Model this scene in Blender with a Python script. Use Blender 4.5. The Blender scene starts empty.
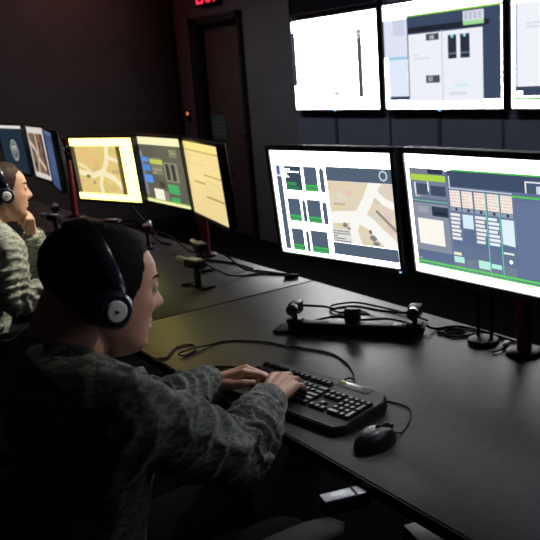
import bpy, bmesh, math, random
import numpy as np
from mathutils import Vector, Matrix, noise
from math import sin, cos, pi, radians as rad

random.seed(7)
SC = bpy.context.scene
COL = SC.collection
DESK = 0.74

# ------------------------------------------------------------------ materials
def lin(c):
    return tuple(((x / 12.92) if x <= 0.04045 else ((x + 0.055) / 1.055) ** 2.4) for x in c)

def srgb(r, g, b):
    return lin((r / 255, g / 255, b / 255))

def newmat(name):
    m = bpy.data.materials.new(name); m.use_nodes = True
    nt = m.node_tree
    return m, nt, nt.nodes['Principled BSDF']

def mat(name, col, rough=0.5, metal=0.0, spec=0.5, var=0.0, scale=20.0, bump=0.0, bscale=80.0, emit=None, es=0.0, coat=0.0, sss=0.0):
    m, nt, p = newmat(name)
    N, L = nt.nodes, nt.links
    p.inputs['Base Color'].default_value = (*col, 1)
    p.inputs['Roughness'].default_value = rough
    p.inputs['Metallic'].default_value = metal
    p.inputs['Specular IOR Level'].default_value = spec
    p.inputs['Coat Weight'].default_value = coat
    if sss:
        p.inputs['Subsurface Weight'].default_value = sss
        p.inputs['Subsurface Radius'].default_value = (0.012, 0.005, 0.003)
        p.inputs['Subsurface Scale'].default_value = 0.6
    tc = N.new('ShaderNodeTexCoord')
    if var:
        n = N.new('ShaderNodeTexNoise'); n.inputs['Scale'].default_value = scale; n.inputs['Detail'].default_value = 6
        r = N.new('ShaderNodeValToRGB')
        r.color_ramp.elements[0].position = 0.3; r.color_ramp.elements[1].position = 0.7
        r.color_ramp.elements[0].color = (*[c * (1 - var) for c in col], 1)
        r.color_ramp.elements[1].color = (*[min(1, c * (1 + var)) for c in col], 1)
        L.new(tc.outputs['Object'], n.inputs['Vector']); L.new(n.outputs['Fac'], r.inputs['Fac'])
        L.new(r.outputs['Color'], p.inputs['Base Color'])
    if bump:
        n2 = N.new('ShaderNodeTexNoise'); n2.inputs['Scale'].default_value = bscale; n2.inputs['Detail'].default_value = 4
        b = N.new('ShaderNodeBump'); b.inputs['Strength'].default_value = bump; b.inputs['Distance'].default_value = 0.004
        L.new(tc.outputs['Object'], n2.inputs['Vector']); L.new(n2.outputs['Fac'], b.inputs['Height'])
        L.new(b.outputs['Normal'], p.inputs['Normal'])
    if emit:
        p.inputs['Emission Color'].default_value = (*emit, 1)
        p.inputs['Emission Strength'].default_value = es
    return m

def screen_mat(name, strength):
    m, nt, p = newmat(name)
    a = nt.nodes.new('ShaderNodeAttribute'); a.attribute_name = 'pix'
    p.inputs['Base Color'].default_value = (0.012, 0.013, 0.015, 1)
    p.inputs['Roughness'].default_value = 0.4
    nt.links.new(a.outputs['Color'], p.inputs['Emission Color'])
    p.inputs['Emission Strength'].default_value = strength
    return m

def camo_mat(name, cols):
    m, nt, p = newmat(name)
    N, L = nt.nodes, nt.links
    tc = N.new('ShaderNodeTexCoord'); mp = N.new('ShaderNodeMapping')
    mp.inputs['Scale'].default_value = (1.0, 1.0, 2.6)
    L.new(tc.outputs['Object'], mp.inputs['Vector'])
    # pixelated lookup: snap the coordinates to small cells, as a digital print does
    sn = N.new('ShaderNodeVectorMath'); sn.operation = 'SNAP'; sn.inputs[1].default_value = (0.006, 0.006, 0.006)
    L.new(mp.outputs['Vector'], sn.inputs[0])
    n = N.new('ShaderNodeTexNoise'); n.inputs['Scale'].default_value = 34; n.inputs['Detail'].default_value = 3; n.inputs['Distortion'].default_value = 0.6
    L.new(sn.outputs[0], n.inputs['Vector'])
    r = N.new('ShaderNodeValToRGB'); r.color_ramp.interpolation = 'CONSTANT'
    e = r.color_ramp.elements
    e[0].position = 0.0; e[0].color = (*cols[0], 1)
    e[1].position = 0.43; e[1].color = (*cols[1], 1)
    for q, c in ((0.51, cols[2]), (0.58, cols[3])):
        x = e.new(q); x.color = (*c, 1)
    L.new(n.outputs['Fac'], r.inputs['Fac']); L.new(r.outputs['Color'], p.inputs['Base Color'])
    w = N.new('ShaderNodeTexNoise'); w.inputs['Scale'].default_value = 420
    b = N.new('ShaderNodeBump'); b.inputs['Strength'].default_value = 0.25; b.inputs['Distance'].default_value = 0.001
    L.new(tc.outputs['Object'], w.inputs['Vector']); L.new(w.outputs['Fac'], b.inputs['Height']); L.new(b.outputs['Normal'], p.inputs['Normal'])
    p.inputs['Roughness'].default_value = 0.85
    p.inputs['Sheen Weight'].default_value = 0.15
    return m

M = {}
M['wall'] = mat('wall paint', (0.115, 0.105, 0.115), 0.8, var=0.10, scale=3, bump=0.15, bscale=120)
M['wall_dark'] = mat('dark wall paint', (0.055, 0.045, 0.046), 0.85, var=0.15, scale=4, bump=0.1)
M['panel'] = mat('slate wall panel', (0.13, 0.145, 0.19), 0.7, var=0.08, scale=4, bump=0.1)
M['ceiling'] = mat('ceiling tile', (0.06, 0.06, 0.065), 0.9, var=0.1, scale=8)
M['floor'] = mat('dark carpet', (0.006, 0.006, 0.007), 0.95, spec=0.03, var=0.3, scale=60, bump=0.3, bscale=300)
M['trim'] = mat('black trim', (0.01, 0.01, 0.012), 0.5)
M['seam'] = mat('navy joint strip', (0.045, 0.05, 0.07), 0.6)
M['door'] = mat('brown door', (0.075, 0.05, 0.045), 0.6, var=0.15, scale=5)
M['frame'] = mat('door frame', (0.012, 0.012, 0.015), 0.5)
M['desk'] = mat('charcoal laminate', (0.060, 0.054, 0.052), 0.42, spec=0.48, var=0.18, scale=45, bump=0.12, bscale=220)
M['edge'] = mat('desk edge band', (0.008, 0.008, 0.009), 0.5)
M['black'] = mat('black plastic', (0.010, 0.011, 0.013), 0.45, bump=0.05, bscale=400)
M['bezel'] = mat('monitor bezel', (0.020, 0.026, 0.036), 0.38)
M['gloss'] = mat('gloss black', (0.011, 0.015, 0.032), 0.28, coat=0.4)
M['rubber'] = mat('black cable sheath', (0.007, 0.007, 0.008), 0.6, spec=0.2)
M['red'] = mat('red painted steel', (0.30, 0.008, 0.012), 0.4, var=0.1)
M['steel'] = mat('brushed steel', (0.55, 0.56, 0.58), 0.3, metal=1.0, var=0.08, scale=60)
M['silver'] = mat('silver plastic', (0.70, 0.71, 0.73), 0.4)
M['bright'] = mat('bright silver metal', (0.82, 0.83, 0.85), 0.35, metal=0.5)
M['white'] = mat('white plastic', (0.75, 0.75, 0.73), 0.4)
M['lens'] = mat('lens glass', (0.16, 0.165, 0.12), 0.25, coat=0.5)
M['olive'] = mat('olive plastic', (0.035, 0.038, 0.015), 0.45)
M['key'] = mat('key plastic', (0.018, 0.018, 0.020), 0.22, spec=0.7)
M['kbody'] = mat('keyboard plastic', (0.010, 0.010, 0.011), 0.5)
M['kpanel'] = mat('keyboard panel', (0.03, 0.032, 0.036), 0.3)
M['mark'] = mat('pale print', (0.5, 0.5, 0.5), 0.5)
M['mouse'] = mat('mouse shell', (0.010, 0.011, 0.013), 0.36)
M['fabric'] = mat('black chair fabric', (0.007, 0.007, 0.008), 0.95, spec=0.08, bump=0.2, bscale=500)
M['pad'] = mat('grey arm pad', (0.022, 0.025, 0.026), 0.7, spec=0.2)
M['pcw'] = mat('pale painted metal', (0.86, 0.85, 0.90), 0.4)
M['pcg'] = mat('glossy pale plastic', (0.80, 0.80, 0.86), 0.22, coat=0.6)
M['pcd'] = mat('dark painted metal', (0.02, 0.026, 0.028), 0.45)
M['skin'] = mat('skin', (0.50, 0.265, 0.19), 0.5, var=0.10, scale=35, bump=0.12, bscale=350, sss=0.12)
M['skin2'] = mat('fair skin', (0.62, 0.36, 0.24), 0.5, var=0.07, scale=35, bump=0.05, bscale=350, sss=0.12)
M['lip'] = mat('lips', (0.40, 0.15, 0.12), 0.45)
M['hair'] = mat('dark hair', (0.006, 0.0045, 0.004), 0.85, spec=0.2, var=0.5, scale=160, bump=0.5, bscale=260)
M['hair2'] = mat('brown hair', (0.050, 0.027, 0.013), 0.65, spec=0.25, var=0.4, scale=120, bump=0.5, bscale=150)
M['eye'] = mat('eye white', (0.36, 0.33, 0.30), 0.2)
M['iris'] = mat('dark iris', (0.02, 0.015, 0.01), 0.2)
M['camo'] = camo_mat('grey camouflage cloth', [(0.026, 0.030, 0.029), (0.064, 0.073, 0.065), (0.15, 0.148, 0.124), (0.050, 0.059, 0.064)])
M['camo2'] = camo_mat('green camouflage cloth', [(0.13, 0.15, 0.12), (0.28, 0.30, 0.24), (0.46, 0.46, 0.37), (0.22, 0.25, 0.24)])
M['trouser'] = mat('shade-darkened cloth', (0.008, 0.009, 0.009), 0.95, spec=0.05, bump=0.1, bscale=400)  # shade over the thighs is put into this near-black colour
M['exit'] = mat('red sign letters', (0.3, 0.01, 0.02), 0.5, emit=(1.0, 0.02, 0.06), es=2.2)
M['led_orange'] = mat('orange indicator', (0.4, 0.1, 0.02), 0.4, emit=(1.0, 0.25, 0.06), es=1.2)
M['led_blue'] = mat('blue indicator', (0.1, 0.3, 0.6), 0.4, emit=(0.25, 0.55, 1.0), es=1.6)
M['led_green'] = mat('green indicator', (0.3, 0.5, 0.1), 0.4, emit=(0.5, 0.7, 0.05), es=0.5)
M['notice'] = mat('green notice board', (0.08, 0.14, 0.12), 0.6, var=0.1)
M['notice_print'] = mat('pale green print', (0.17, 0.22, 0.20), 0.6)
M['scr'] = screen_mat('desk screen', 5.0)
M['scr_warm'] = screen_mat('warm desk screen', 8.0)
M['scr_far'] = screen_mat('far desk screen', 1.0)
M['scr_wall'] = screen_mat('wall screen', 14.0)
M['scr_off'] = mat('dark display glass', (0.006, 0.008, 0.014), 0.25)

# ------------------------------------------------------------------ mesh kit
class B:
    def __init__(s): s.bm = bmesh.new()
    def _place(s, geom, mtx): bmesh.ops.transform(s.bm, matrix=mtx, verts=geom)
    def box(s, c, d, rot=None, bev=0.0, seg=2):
        t = bmesh.new(); bmesh.ops.create_cube(t, size=1.0)
        bmesh.ops.scale(t, vec=d, verts=t.verts)
        if bev: bmesh.ops.bevel(t, geom=t.edges[:], offset=bev, segments=seg, affect='EDGES', profile=0.5)
        mx = Matrix.Translation(c) @ (rot.to_4x4() if rot else Matrix())
        bmesh.ops.transform(t, matrix=mx, verts=t.verts); s.merge(t); return s
    def merge(s, t):
        me = bpy.data.meshes.new('tmp'); t.to_mesh(me); t.free(); s.bm.from_mesh(me); bpy.data.meshes.remove(me)
    def tube(s, pts, r, seg=8, cap=True):
        pts = [Vector(p) for p in pts]; n = len(pts)
        rs = r if isinstance(r, (list, tuple)) else [r] * n
        up = Vector((0, 0, 1)); rings = []
        for i, p in enumerate(pts):
            t = (pts[min(i + 1, n - 1)] - pts[max(i - 1, 0)]).normalized()
            a = up - t * up.dot(t)
            if a.length < 1e-3:
                a = Vector((1, 0, 0)) - t * t.x
            a.normalize(); b = t.cross(a); up = a
            rings.append([s.bm.verts.new(p + (a * cos(2 * pi * k / seg) + b * sin(2 * pi * k / seg)) * rs[i]) for k in range(seg)])
        for i in range(n - 1):
            for k in range(seg):
                s.bm.faces.new((rings[i][k], rings[i][(k + 1) % seg], rings[i + 1][(k + 1) % seg], rings[i + 1][k]))
        if cap:
            s.bm.faces.new(rings[0][::-1]); s.bm.faces.new(rings[-1])
        return s
    def cyl(s, a, b, r, r2=None, seg=20): return s.tube([a, b], [r, r if r2 is None else r2], seg)
    def lathe(s, prof, mtx=None, seg=28):
        t = bmesh.new(); rings = []
        for (r, z) in prof:
            rings.append([t.verts.new((max(r, 1e-5) * cos(2 * pi * k / seg), max(r, 1e-5) * sin(2 * pi * k / seg), z)) for k in range(seg)])
        for i in range(len(prof) - 1):
            for k in range(seg):
                t.faces.new((rings[i][k], rings[i][(k + 1) % seg], rings[i + 1][(k + 1) % seg], rings[i + 1][k]))
        t.faces.new(rings[0][::-1]); t.faces.new(rings[-1])
        if mtx: bmesh.ops.transform(t, matrix=mtx, verts=t.verts)
        s.merge(t); return s
    def sph(s, c, r, sub=2, rot=None):
        t = bmesh.new(); bmesh.ops.create_icosphere(t, subdivisions=sub, radius=1.0)
        r = (r, r, r) if isinstance(r, (int, float)) else r
        mx = Matrix.Translation(c) @ (rot.to_4x4() if rot else Matrix()) @ Matrix.Diagonal((*r, 1))
        bmesh.ops.transform(t, matrix=mx, verts=t.verts); s.merge(t); return s
    def hull(s, balls, sub=2):
        # convex hull of several balls (centre, radius or radii)
        t = bmesh.new()
        for c, r in balls:
            g = bmesh.ops.create_icosphere(t, subdivisions=sub, radius=1.0)['verts']
            r = (r, r, r) if isinstance(r, (int, float)) else r
            bmesh.ops.transform(t, matrix=Matrix.Translation(c) @ Matrix.Diagonal((*r, 1)), verts=g)
        h = bmesh.ops.convex_hull(t, input=t.verts)
        gone = [v for v in t.verts if not v.link_faces] 
        kill = set(h['geom_interior']) | set(h['geom_unused'])
        bmesh.ops.delete(t, geom=list({v for v in kill if isinstance(v, bmesh.types.BMVert)} | set(gone)), context='VERTS')
        s.merge(t); return s
    def chain(s, pts, rs, sub=2):
        for i in range(len(pts) - 1): s.hull([(pts[i], rs[i]), (pts[i + 1], rs[i + 1])], sub)
        return s
    def grid(s, f, nu, nv, closed=True):
        rows = [[s.bm.verts.new(f(i / (nu if closed else nu - 1), j / (nv - 1))) for i in range(nu)] for j in range(nv)]
        for j in range(nv - 1):
            for i in range(nu if closed else nu - 1):
                s.bm.faces.new((rows[j][i], rows[j][(i + 1) % nu], rows[j + 1][(i + 1) % nu], rows[j + 1][i]))
        return rows
    def prism(s, poly, z0, z1, mtx=None):
        t = bmesh.new()
        a = [t.verts.new((x, y, z0)) for x, y in poly]; b = [t.verts.new((x, y, z1)) for x, y in poly]
        n = len(poly); t.faces.new(a[::-1]); t.faces.new(b)
        for i in range(n): t.faces.new((a[i], a[(i + 1) % n], b[(i + 1) % n], b[i]))
        if mtx: bmesh.ops.transform(t, matrix=mtx, verts=t.verts)
        s.merge(t); return s
    def build(s, name, m, parent=None, smooth=True, off=None, angle=40, remesh=None, smoothing=0, disp=None):
        bm = s.bm
        if off is not None: bmesh.ops.translate(bm, vec=-Vector(off), verts=bm.verts)
        bmesh.ops.recalc_face_normals(bm, faces=bm.faces)
        me = bpy.data.meshes.new(name); bm.to_mesh(me); bm.free()
        o = bpy.data.objects.new(name, me); COL.objects.link(o)
        if remesh:
            md = o.modifiers.new('r', 'REMESH'); md.mode = 'VOXEL'; md.voxel_size = remesh
            if smoothing:
                sm = o.modifiers.new('s', 'SMOOTH'); sm.iterations = smoothing; sm.factor = 0.5
            bpy.context.view_layer.update()
            dg = bpy.context.evaluated_depsgraph_get()
            me2 = bpy.data.meshes.new_from_object(o.evaluated_get(dg))
            o.modifiers.clear(); o.data = me2; bpy.data.meshes.remove(me); me = me2; me.name = name
            if disp:
                nv = len(me.vertices); co = np.empty(nv * 3); no = np.empty(nv * 3)
                me.vertices.foreach_get('co', co); me.vertices.foreach_get('normal', no)
                co = co.reshape(-1, 3); no = no.reshape(-1, 3)
                base = np.array(off) if off is not None else np.zeros(3)
                dd = np.array([disp(Vector(c + base), Vector(q)) for c, q in zip(co, no)])
                co += no * dd[:, None]
                me.vertices.foreach_set('co', co.ravel()); me.update()
        me.materials.clear()
        for x in (m if isinstance(m, (list, tuple)) else [m]): me.materials.append(x)
        if smooth:
            me.polygons.foreach_set('use_smooth', [True] * len(me.polygons))
            if not remesh: me.set_sharp_from_angle(angle=rad(angle))
        if parent: o.parent = parent
        return o

def tag(o, label, cat, group=None, kind=None):
    o['label'] = label; o['category'] = cat
    if group: o['group'] = group
    if kind: o['kind'] = kind
    return o

def thing(name, label, cat, loc=(0, 0, 0), rot=(0, 0, 0), group=None):
    o = bpy.data.objects.new(name, None); COL.objects.link(o)
    o.empty_display_size = 0.05
    o.location = loc; o.rotation_euler = rot
    return tag(o, label, cat, group)

def struct(o):
    o['kind'] = 'structure'; return o

def copy_thing(root, loc, rot, label):
    r = root.copy(); COL.objects.link(r); r.location = loc; r.rotation_euler = rot; r['label'] = label
    for ch in list(root.children):
        c = ch.copy(); COL.objects.link(c); c.parent = r
        for g in list(ch.children):
            d = g.copy(); COL.objects.link(d); d.parent = c
    return r

def bez(pts, n=8):
    # smooth curve through points (Catmull-Rom)
    P = [Vector(p) for p in pts]; out = []
    for i in range(len(P) - 1):
        a = P[max(i - 1, 0)]; b = P[i]; c = P[i + 1]; d = P[min(i + 2, len(P) - 1)]
        for k in range(n):
            t = k / n
            out.append(0.5 * ((2 * b) + (c - a) * t + (2 * a - 5 * b + 4 * c - d) * t * t + (3 * b - a - 3 * c + d) * t ** 3))
    out.append(P[-1]); return out

# ------------------------------------------------------------------ the room
WX = 4.08
LW = 8.02
def wallbox(name, c, d, m):
    return struct(B().box(c, d).build(name, m, smooth=False))
wallbox('floor', (1.2, 3.6, -0.05), (6.2, 9.2, 0.1), M['floor'])
wallbox('ceiling', (1.2, 3.6, 2.85), (6.2, 9.2, 0.1), M['ceiling'])
wallbox('wall_left', (1.2, LW + 0.06, 1.4), (6.2, 0.12, 2.8), M['wall_dark'])
wallbox('wall_rear', (-1.84, 3.6, 1.4), (0.12, 9.2, 2.8), M['wall_dark'])
wallbox('wall_right', (1.2, -0.94, 1.4), (6.2, 0.12, 2.8), M['wall_dark'])
DY0, DY1, DZ = 6.62, 7.60, 2.13
b = B()
b.box((WX + 0.06, (DY0 - 1.0) / 2, 1.4), (0.12, DY0 + 1.0, 2.8))
b.box((WX + 0.06, (DY1 + LW) / 2, 1.4), (0.12, LW - DY1, 2.8))
b.box((WX + 0.06, (DY0 + DY1) / 2, (DZ + 2.8) / 2), (0.12, DY1 - DY0, 2.8 - DZ))
struct(b.build('wall_back', M['wall'], smooth=False))
wallbox('trim_corner', (WX - 0.015, LW - 0.03, 1.4), (0.03, 0.06, 2.8), M['trim'])
# door leaf, frame, lever
d1 = struct(B().box((WX + 0.075, (DY0 + DY1) / 2, DZ / 2), (0.045, DY1 - DY0 - 0.004, DZ - 0.004)).build('door_1', M['door'], smooth=False))
b = B()
b.box((WX - 0.01, DY1 - 0.075, DZ / 2), (0.07, 0.15, DZ)); b.box((WX - 0.01, DY0 + 0.02, DZ / 2), (0.07, 0.04, DZ)); b.box((WX - 0.01, (DY0 + DY1) / 2, DZ - 0.035), (0.07, DY1 - DY0, 0.07))
struct(b.build('door_frame', M['frame'], d1, smooth=False))
b = B().cyl((WX + 0.055, DY0 + 0.12, 1.02), (WX + 0.005, DY0 + 0.12, 1.02), 0.012).box((WX + 0.0, DY0 + 0.18, 1.02), (0.018, 0.13, 0.02), bev=0.006)
struct(b.build('door_handle', M['steel'], d1))
# slate cladding of the display wall, with dark upright joints
PY0, PY1 = -0.6, 5.80
wallbox('wall_display', (WX - 0.015, (PY0 + PY1) / 2, 1.4), (0.03, PY1 - PY0, 2.8), M['panel'])
for i, y in enumerate((5.27, 4.62, 4.12, 3.56, 2.95, 2.4, 1.85)):
    wallbox('trim_%d' % (i + 1), (WX - 0.034, y, 1.4), (0.006, 0.02 if i % 2 else 0.035, 2.8), M['seam'])
wallbox('baseboard_back', (WX - 0.04, (PY0 + PY1) / 2, 0.06), (0.02, PY1 - PY0, 0.12), M['trim'])
wallbox('baseboard_left', (1.2, LW - 0.01, 0.06), (5.6, 0.02, 0.12), M['trim'])

# exit sign above the door
ex = thing('exit_sign', 'red glowing exit sign above the brown door', 'sign', (WX - 0.001, 7.14, 2.222))
B().box((-0.03, 0, 0.10), (0.06, 0.42, 0.20), bev=0.006).build('sign_box', M['black'], ex)
fc = bpy.data.curves.new('f', 'FONT'); fc.body = 'EXIT'; fc.size = 0.2; fc.extrude = 0.002; fc.align_x = 'CENTER'
fo = bpy.data.objects.new('f', fc); COL.objects.link(fo); bpy.context.view_layer.update()
me = bpy.data.meshes.new_from_object(fo.evaluated_get(bpy.context.evaluated_depsgraph_get())); bpy.data.objects.remove(fo)
me.transform(Matrix.Translation((-0.0625, 0, 0.025)) @ Matrix(((0, 0, -1, 0), (-1, 0, 0, 0), (0, 1, 0, 0), (0, 0, 0, 1))))
me.materials.clear(); me.materials.append(M['exit'])
lo = bpy.data.objects.new('letters', me); COL.objects.link(lo); lo.parent = ex; lo['label'] = 'red lit letters'
# card reader
cr = thing('card_reader', 'small black card reader with orange light left of the door', 'card reader', (WX - 0.0005, 7.82, 1.13))
B().box((-0.0125, 0, 0.05), (0.025, 0.06, 0.12), bev=0.005).build('reader_case', M['black'], cr)
B().lathe([(0.0, 0), (0.017, 0), (0.016, 0.004), (0, 0.005)], Matrix.Translation((-0.025, 0, 0.07)) @ Matrix.Rotation(-pi / 2, 4, 'Y')).build('indicator_light', M['led_orange'], cr)['label'] = 'round orange indicator light'
# notice on the door
no = thing('notice_board', 'dim green notice fixed low on the brown door', 'notice', (WX + 0.052, 7.30, 0.93))
B().box((-0.006, 0, 0.12), (0.012, 0.30, 0.24)).build('board', M['notice'], no)
b = B()
for k in range(4):
    b.box((-0.0125, 0.0 + 0.02 * (k % 2), 0.06 + 0.04 * k), (0.001, 0.2 - 0.03 * (k % 3), 0.018))
b.build('faded_print', M['notice_print'], no, smooth=False)

# ------------------------------------------------------------------ screens
def hexc(c, tint, k):
    # paper-white areas glow at full strength, the picture's colours at their own brightness
    if min(c) >= 250: return tint
    return tuple(min(1, a / k) for a in srgb(*c))

class Scr:
    """layered flat artwork of one screen: u to the right, v down, both 0..1"""
    def __init__(s, W, H, tint=(1, 1, 1), k=5.0):
        s.W, s.H, s.t, s.f, s.k = W, H, tint, [], k
    def poly(s, pts, c): s.f.append((pts, hexc(c, s.t, s.k))); return s
    def r(s, x0, y0, x1, y1, c): return s.poly([(x0, y0), (x1, y0), (x1, y1), (x0, y1)], c)
    def line(s, pts, w, c, clip=None):
        a = s.H / s.W
        for i in range(len(pts) - 1):
            (x0, y0), (x1, y1) = pts[i], pts[i + 1]
            dx, dy = (x1 - x0), (y1 - y0) * a; l = math.hypot(dx, dy); nx, ny = -dy / l * w / 2, dx / l * w / 2 / a
            q = [(x0 + nx, y0 + ny), (x1 + nx, y1 + ny), (x1 - nx, y1 - ny), (x0 - nx, y0 - ny)]
            if clip: q = clip_poly(q, clip)
            if len(q) > 2: s.poly(q, c)
            if i: s.disc(x0, y0, w / 2, c, 10, clip)
        return s
    def disc(s, x, y, r, c, n=20, clip=None, ry=None):
        a = s.W / s.H; ry = ry or r * a
        q = [(x + r * cos(2 * pi * k / n), y + ry * sin(2 * pi * k / n)) for k in range(n)]
        if clip: q = clip_poly(q, clip)
        if len(q) > 2: s.poly(q, c)
        return s
    def blob(s, x, y, rx, ry, c, clip=None, seed=0):
        q = []
        for k in range(18):
            a = 2 * pi * k / 18; n = 1 + 0.35 * noise.noise((cos(a) * 1.3 + seed, sin(a) * 1.3, seed * 1.7))
            q.append((x + rx * n * cos(a), y + ry * n * sin(a)))
        if clip: q = clip_poly(q, clip)
        if len(q) > 2: s.poly(q, c)
        return s
    def text(s, x0, y0, x1, y1, rows, c, seed=0):
        # unreadable rows of small print
        rng = random.Random(seed); h = (y1 - y0) / rows
        for k in range(rows):
            x = x0
            while x < x1 - 0.004:
                w = min(rng.uniform(0.006, 0.02), x1 - x)
                s.r(x, y0 + k * h + h * 0.2, x + w, y0 + k * h + h * 0.7, c); x += w + 0.005
                if rng.random() < 0.08: break
        return s
    def mesh(s, name, m, parent, x=0.0):
        bm = bmesh.new(); lay = bm.loops.layers.float_color.new('pix')
        for i, (pts, c) in enumerate(s.f):
            vs = [bm.verts.new((x + i * 0.00003, (u - 0.5) * s.W, (0.5 - v) * s.H)) for u, v in pts]
            try: f = bm.faces.new(vs)
            except ValueError: continue
            f.normal_update()
            if f.normal.x < 0: f.normal_flip()
            for l in f.loops: l[lay] = (*c, 1)
        me = bpy.data.meshes.new(name); bm.to_mesh(me); bm.free(); me.materials.append(m)
        o = bpy.data.objects.new(name, me); COL.objects.link(o); o.parent = parent
        return o

def clip_poly(q, clip):
    x0, y0, x1, y1 = clip
    for ax, lim, sg in ((0, x0, 1), (0, x1, -1), (1, y0, 1), (1, y1, -1)):
        out = []
        for i in range(len(q)):
            a, b_ = q[i], q[(i + 1) % len(q)]
            ia, ib = (a[ax] - lim) * sg >= 0, (b_[ax] - lim) * sg >= 0
            if ia: out.append(a)
            if ia != ib:
                t = (lim - a[ax]) / (b_[ax] - a[ax]); out.append((a[0] + (b_[0] - a[0]) * t, a[1] + (b_[1] - a[1]) * t))
        q = out
        if not q: break
    return q

WHT = (255, 255, 255); SLATE = (86, 100, 120); GRN = (60, 190, 80); TAN = (226, 213, 190); DK = (52, 60, 76); ROAD = (250, 248, 242)

def art_cards_map(W, H):
    s = Scr(W, H); s.r(0, 0, 1, 1, WHT)
    s.r(.035, .155, .085, .965, SLATE); s.r(.03, .135, .085, .25, (225, 235, 250)); s.r(.045, .15, .07, .23, (60, 90, 170))
    def card(x0, y0, x1, y1, text=False):
        s.r(x0, y0, x1, y1, SLATE); h = y1 - y0
        s.r(x0 + .006, y1 - h * .27, x1 - .006, y1 - h * .17, GRN); s.r(x0 + .006, y1 - h * .12, x1 - .006, y1 - h * .03, GRN)
        if text:
            s.r(x0, y0, x1, y1, (60, 76, 92)); s.text(x0 + .005, y0 + .02, x1 - .01, y0 + h * .5, 4, WHT, 3)
            s.r(x0 + .006, y1 - h * .34, x1 - .05, y1 - h * .20, (60, 150, 90)); s.r(x0 + .006, y1 - h * .15, x1 - .03, y1 - h * .04, (50, 130, 85))
    def sliver(x0, y0, x1, y1):
        s.poly([(x0, y0 + .03), (x0 + (x1 - x0) * .5, y0), (x1, y0 + .03), (x1, y1), (x0, y1)], SLATE)
    card(.115, .145, .265, .375, True); card(.29, .145, .405, .375); sliver(.425, .145, .465, .375)
    card(.11, .455, .225, .675); sliver(.24, .455, .275, .675); card(.285, .455, .405, .675); sliver(.42, .455, .46, .675)
    card(.11, .75, .22, .965); sliver(.24, .75, .27, .965); card(.285, .75, .435, .965); sliver(.445, .76, .455, .965)
    s.r(.485, .135, 1, .26, SLATE); s.disc(.935, .195, .032, (205, 215, 225)); s.disc(.935, .195, .022, SLATE)
    c = (.485, .26, 1, .83)
    s.r(*c, TAN)
    for k in range(34):
        s.blob(.49 + .5 * random.random(), .28 + .54 * random.random(), .02 + .05 * random.random(), .02 + .05 * random.random(), (221 + random.randint(-8, 14), 207 + random.randint(-8, 14), 183 + random.randint(-10, 16)), c, k)
    s.line([(.48, .60), (.62, .585), (.72, .57), (.79, .44), (.86, .27), (.90, .22)], .075, ROAD, c)
    s.line([(.70, .56), (.80, .62), (.88, .72), (1.02, .86)], .085, ROAD, c)
    s.line([(.71, .56), (.66, .70), (.69, .84)], .07, ROAD, c)
    s.line([(.84, .32), (.93, .42), (1.01, .46)], .045, ROAD, c)
    s.line([(.86, .50), (1.01, .68)], .018, (150, 140, 126), c)
    s.blob(.60, .66, .018, .024, (136, 134, 130), c, 3); s.blob(.63, .69, .014, .018, (150, 148, 142), c, 4)
    s.blob(.82, .755, .024, .028, (134, 134, 130), c, 5); s.blob(.80, .70, .014, .02, (130, 126, 118), c, 6); s.blob(.84, .80, .026, .02, (128, 134, 140), c, 8)
    s.r(.49, .70, .64, .83, (228, 226, 220)); s.text(.495, .71, .635, .825, 5, (90, 95, 105), 9)
    s.text(.53, .45, .62, .49, 1, (180, 170, 150), 5)
    s.r(.485, .83, 1, .945, SLATE)
    return s

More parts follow.
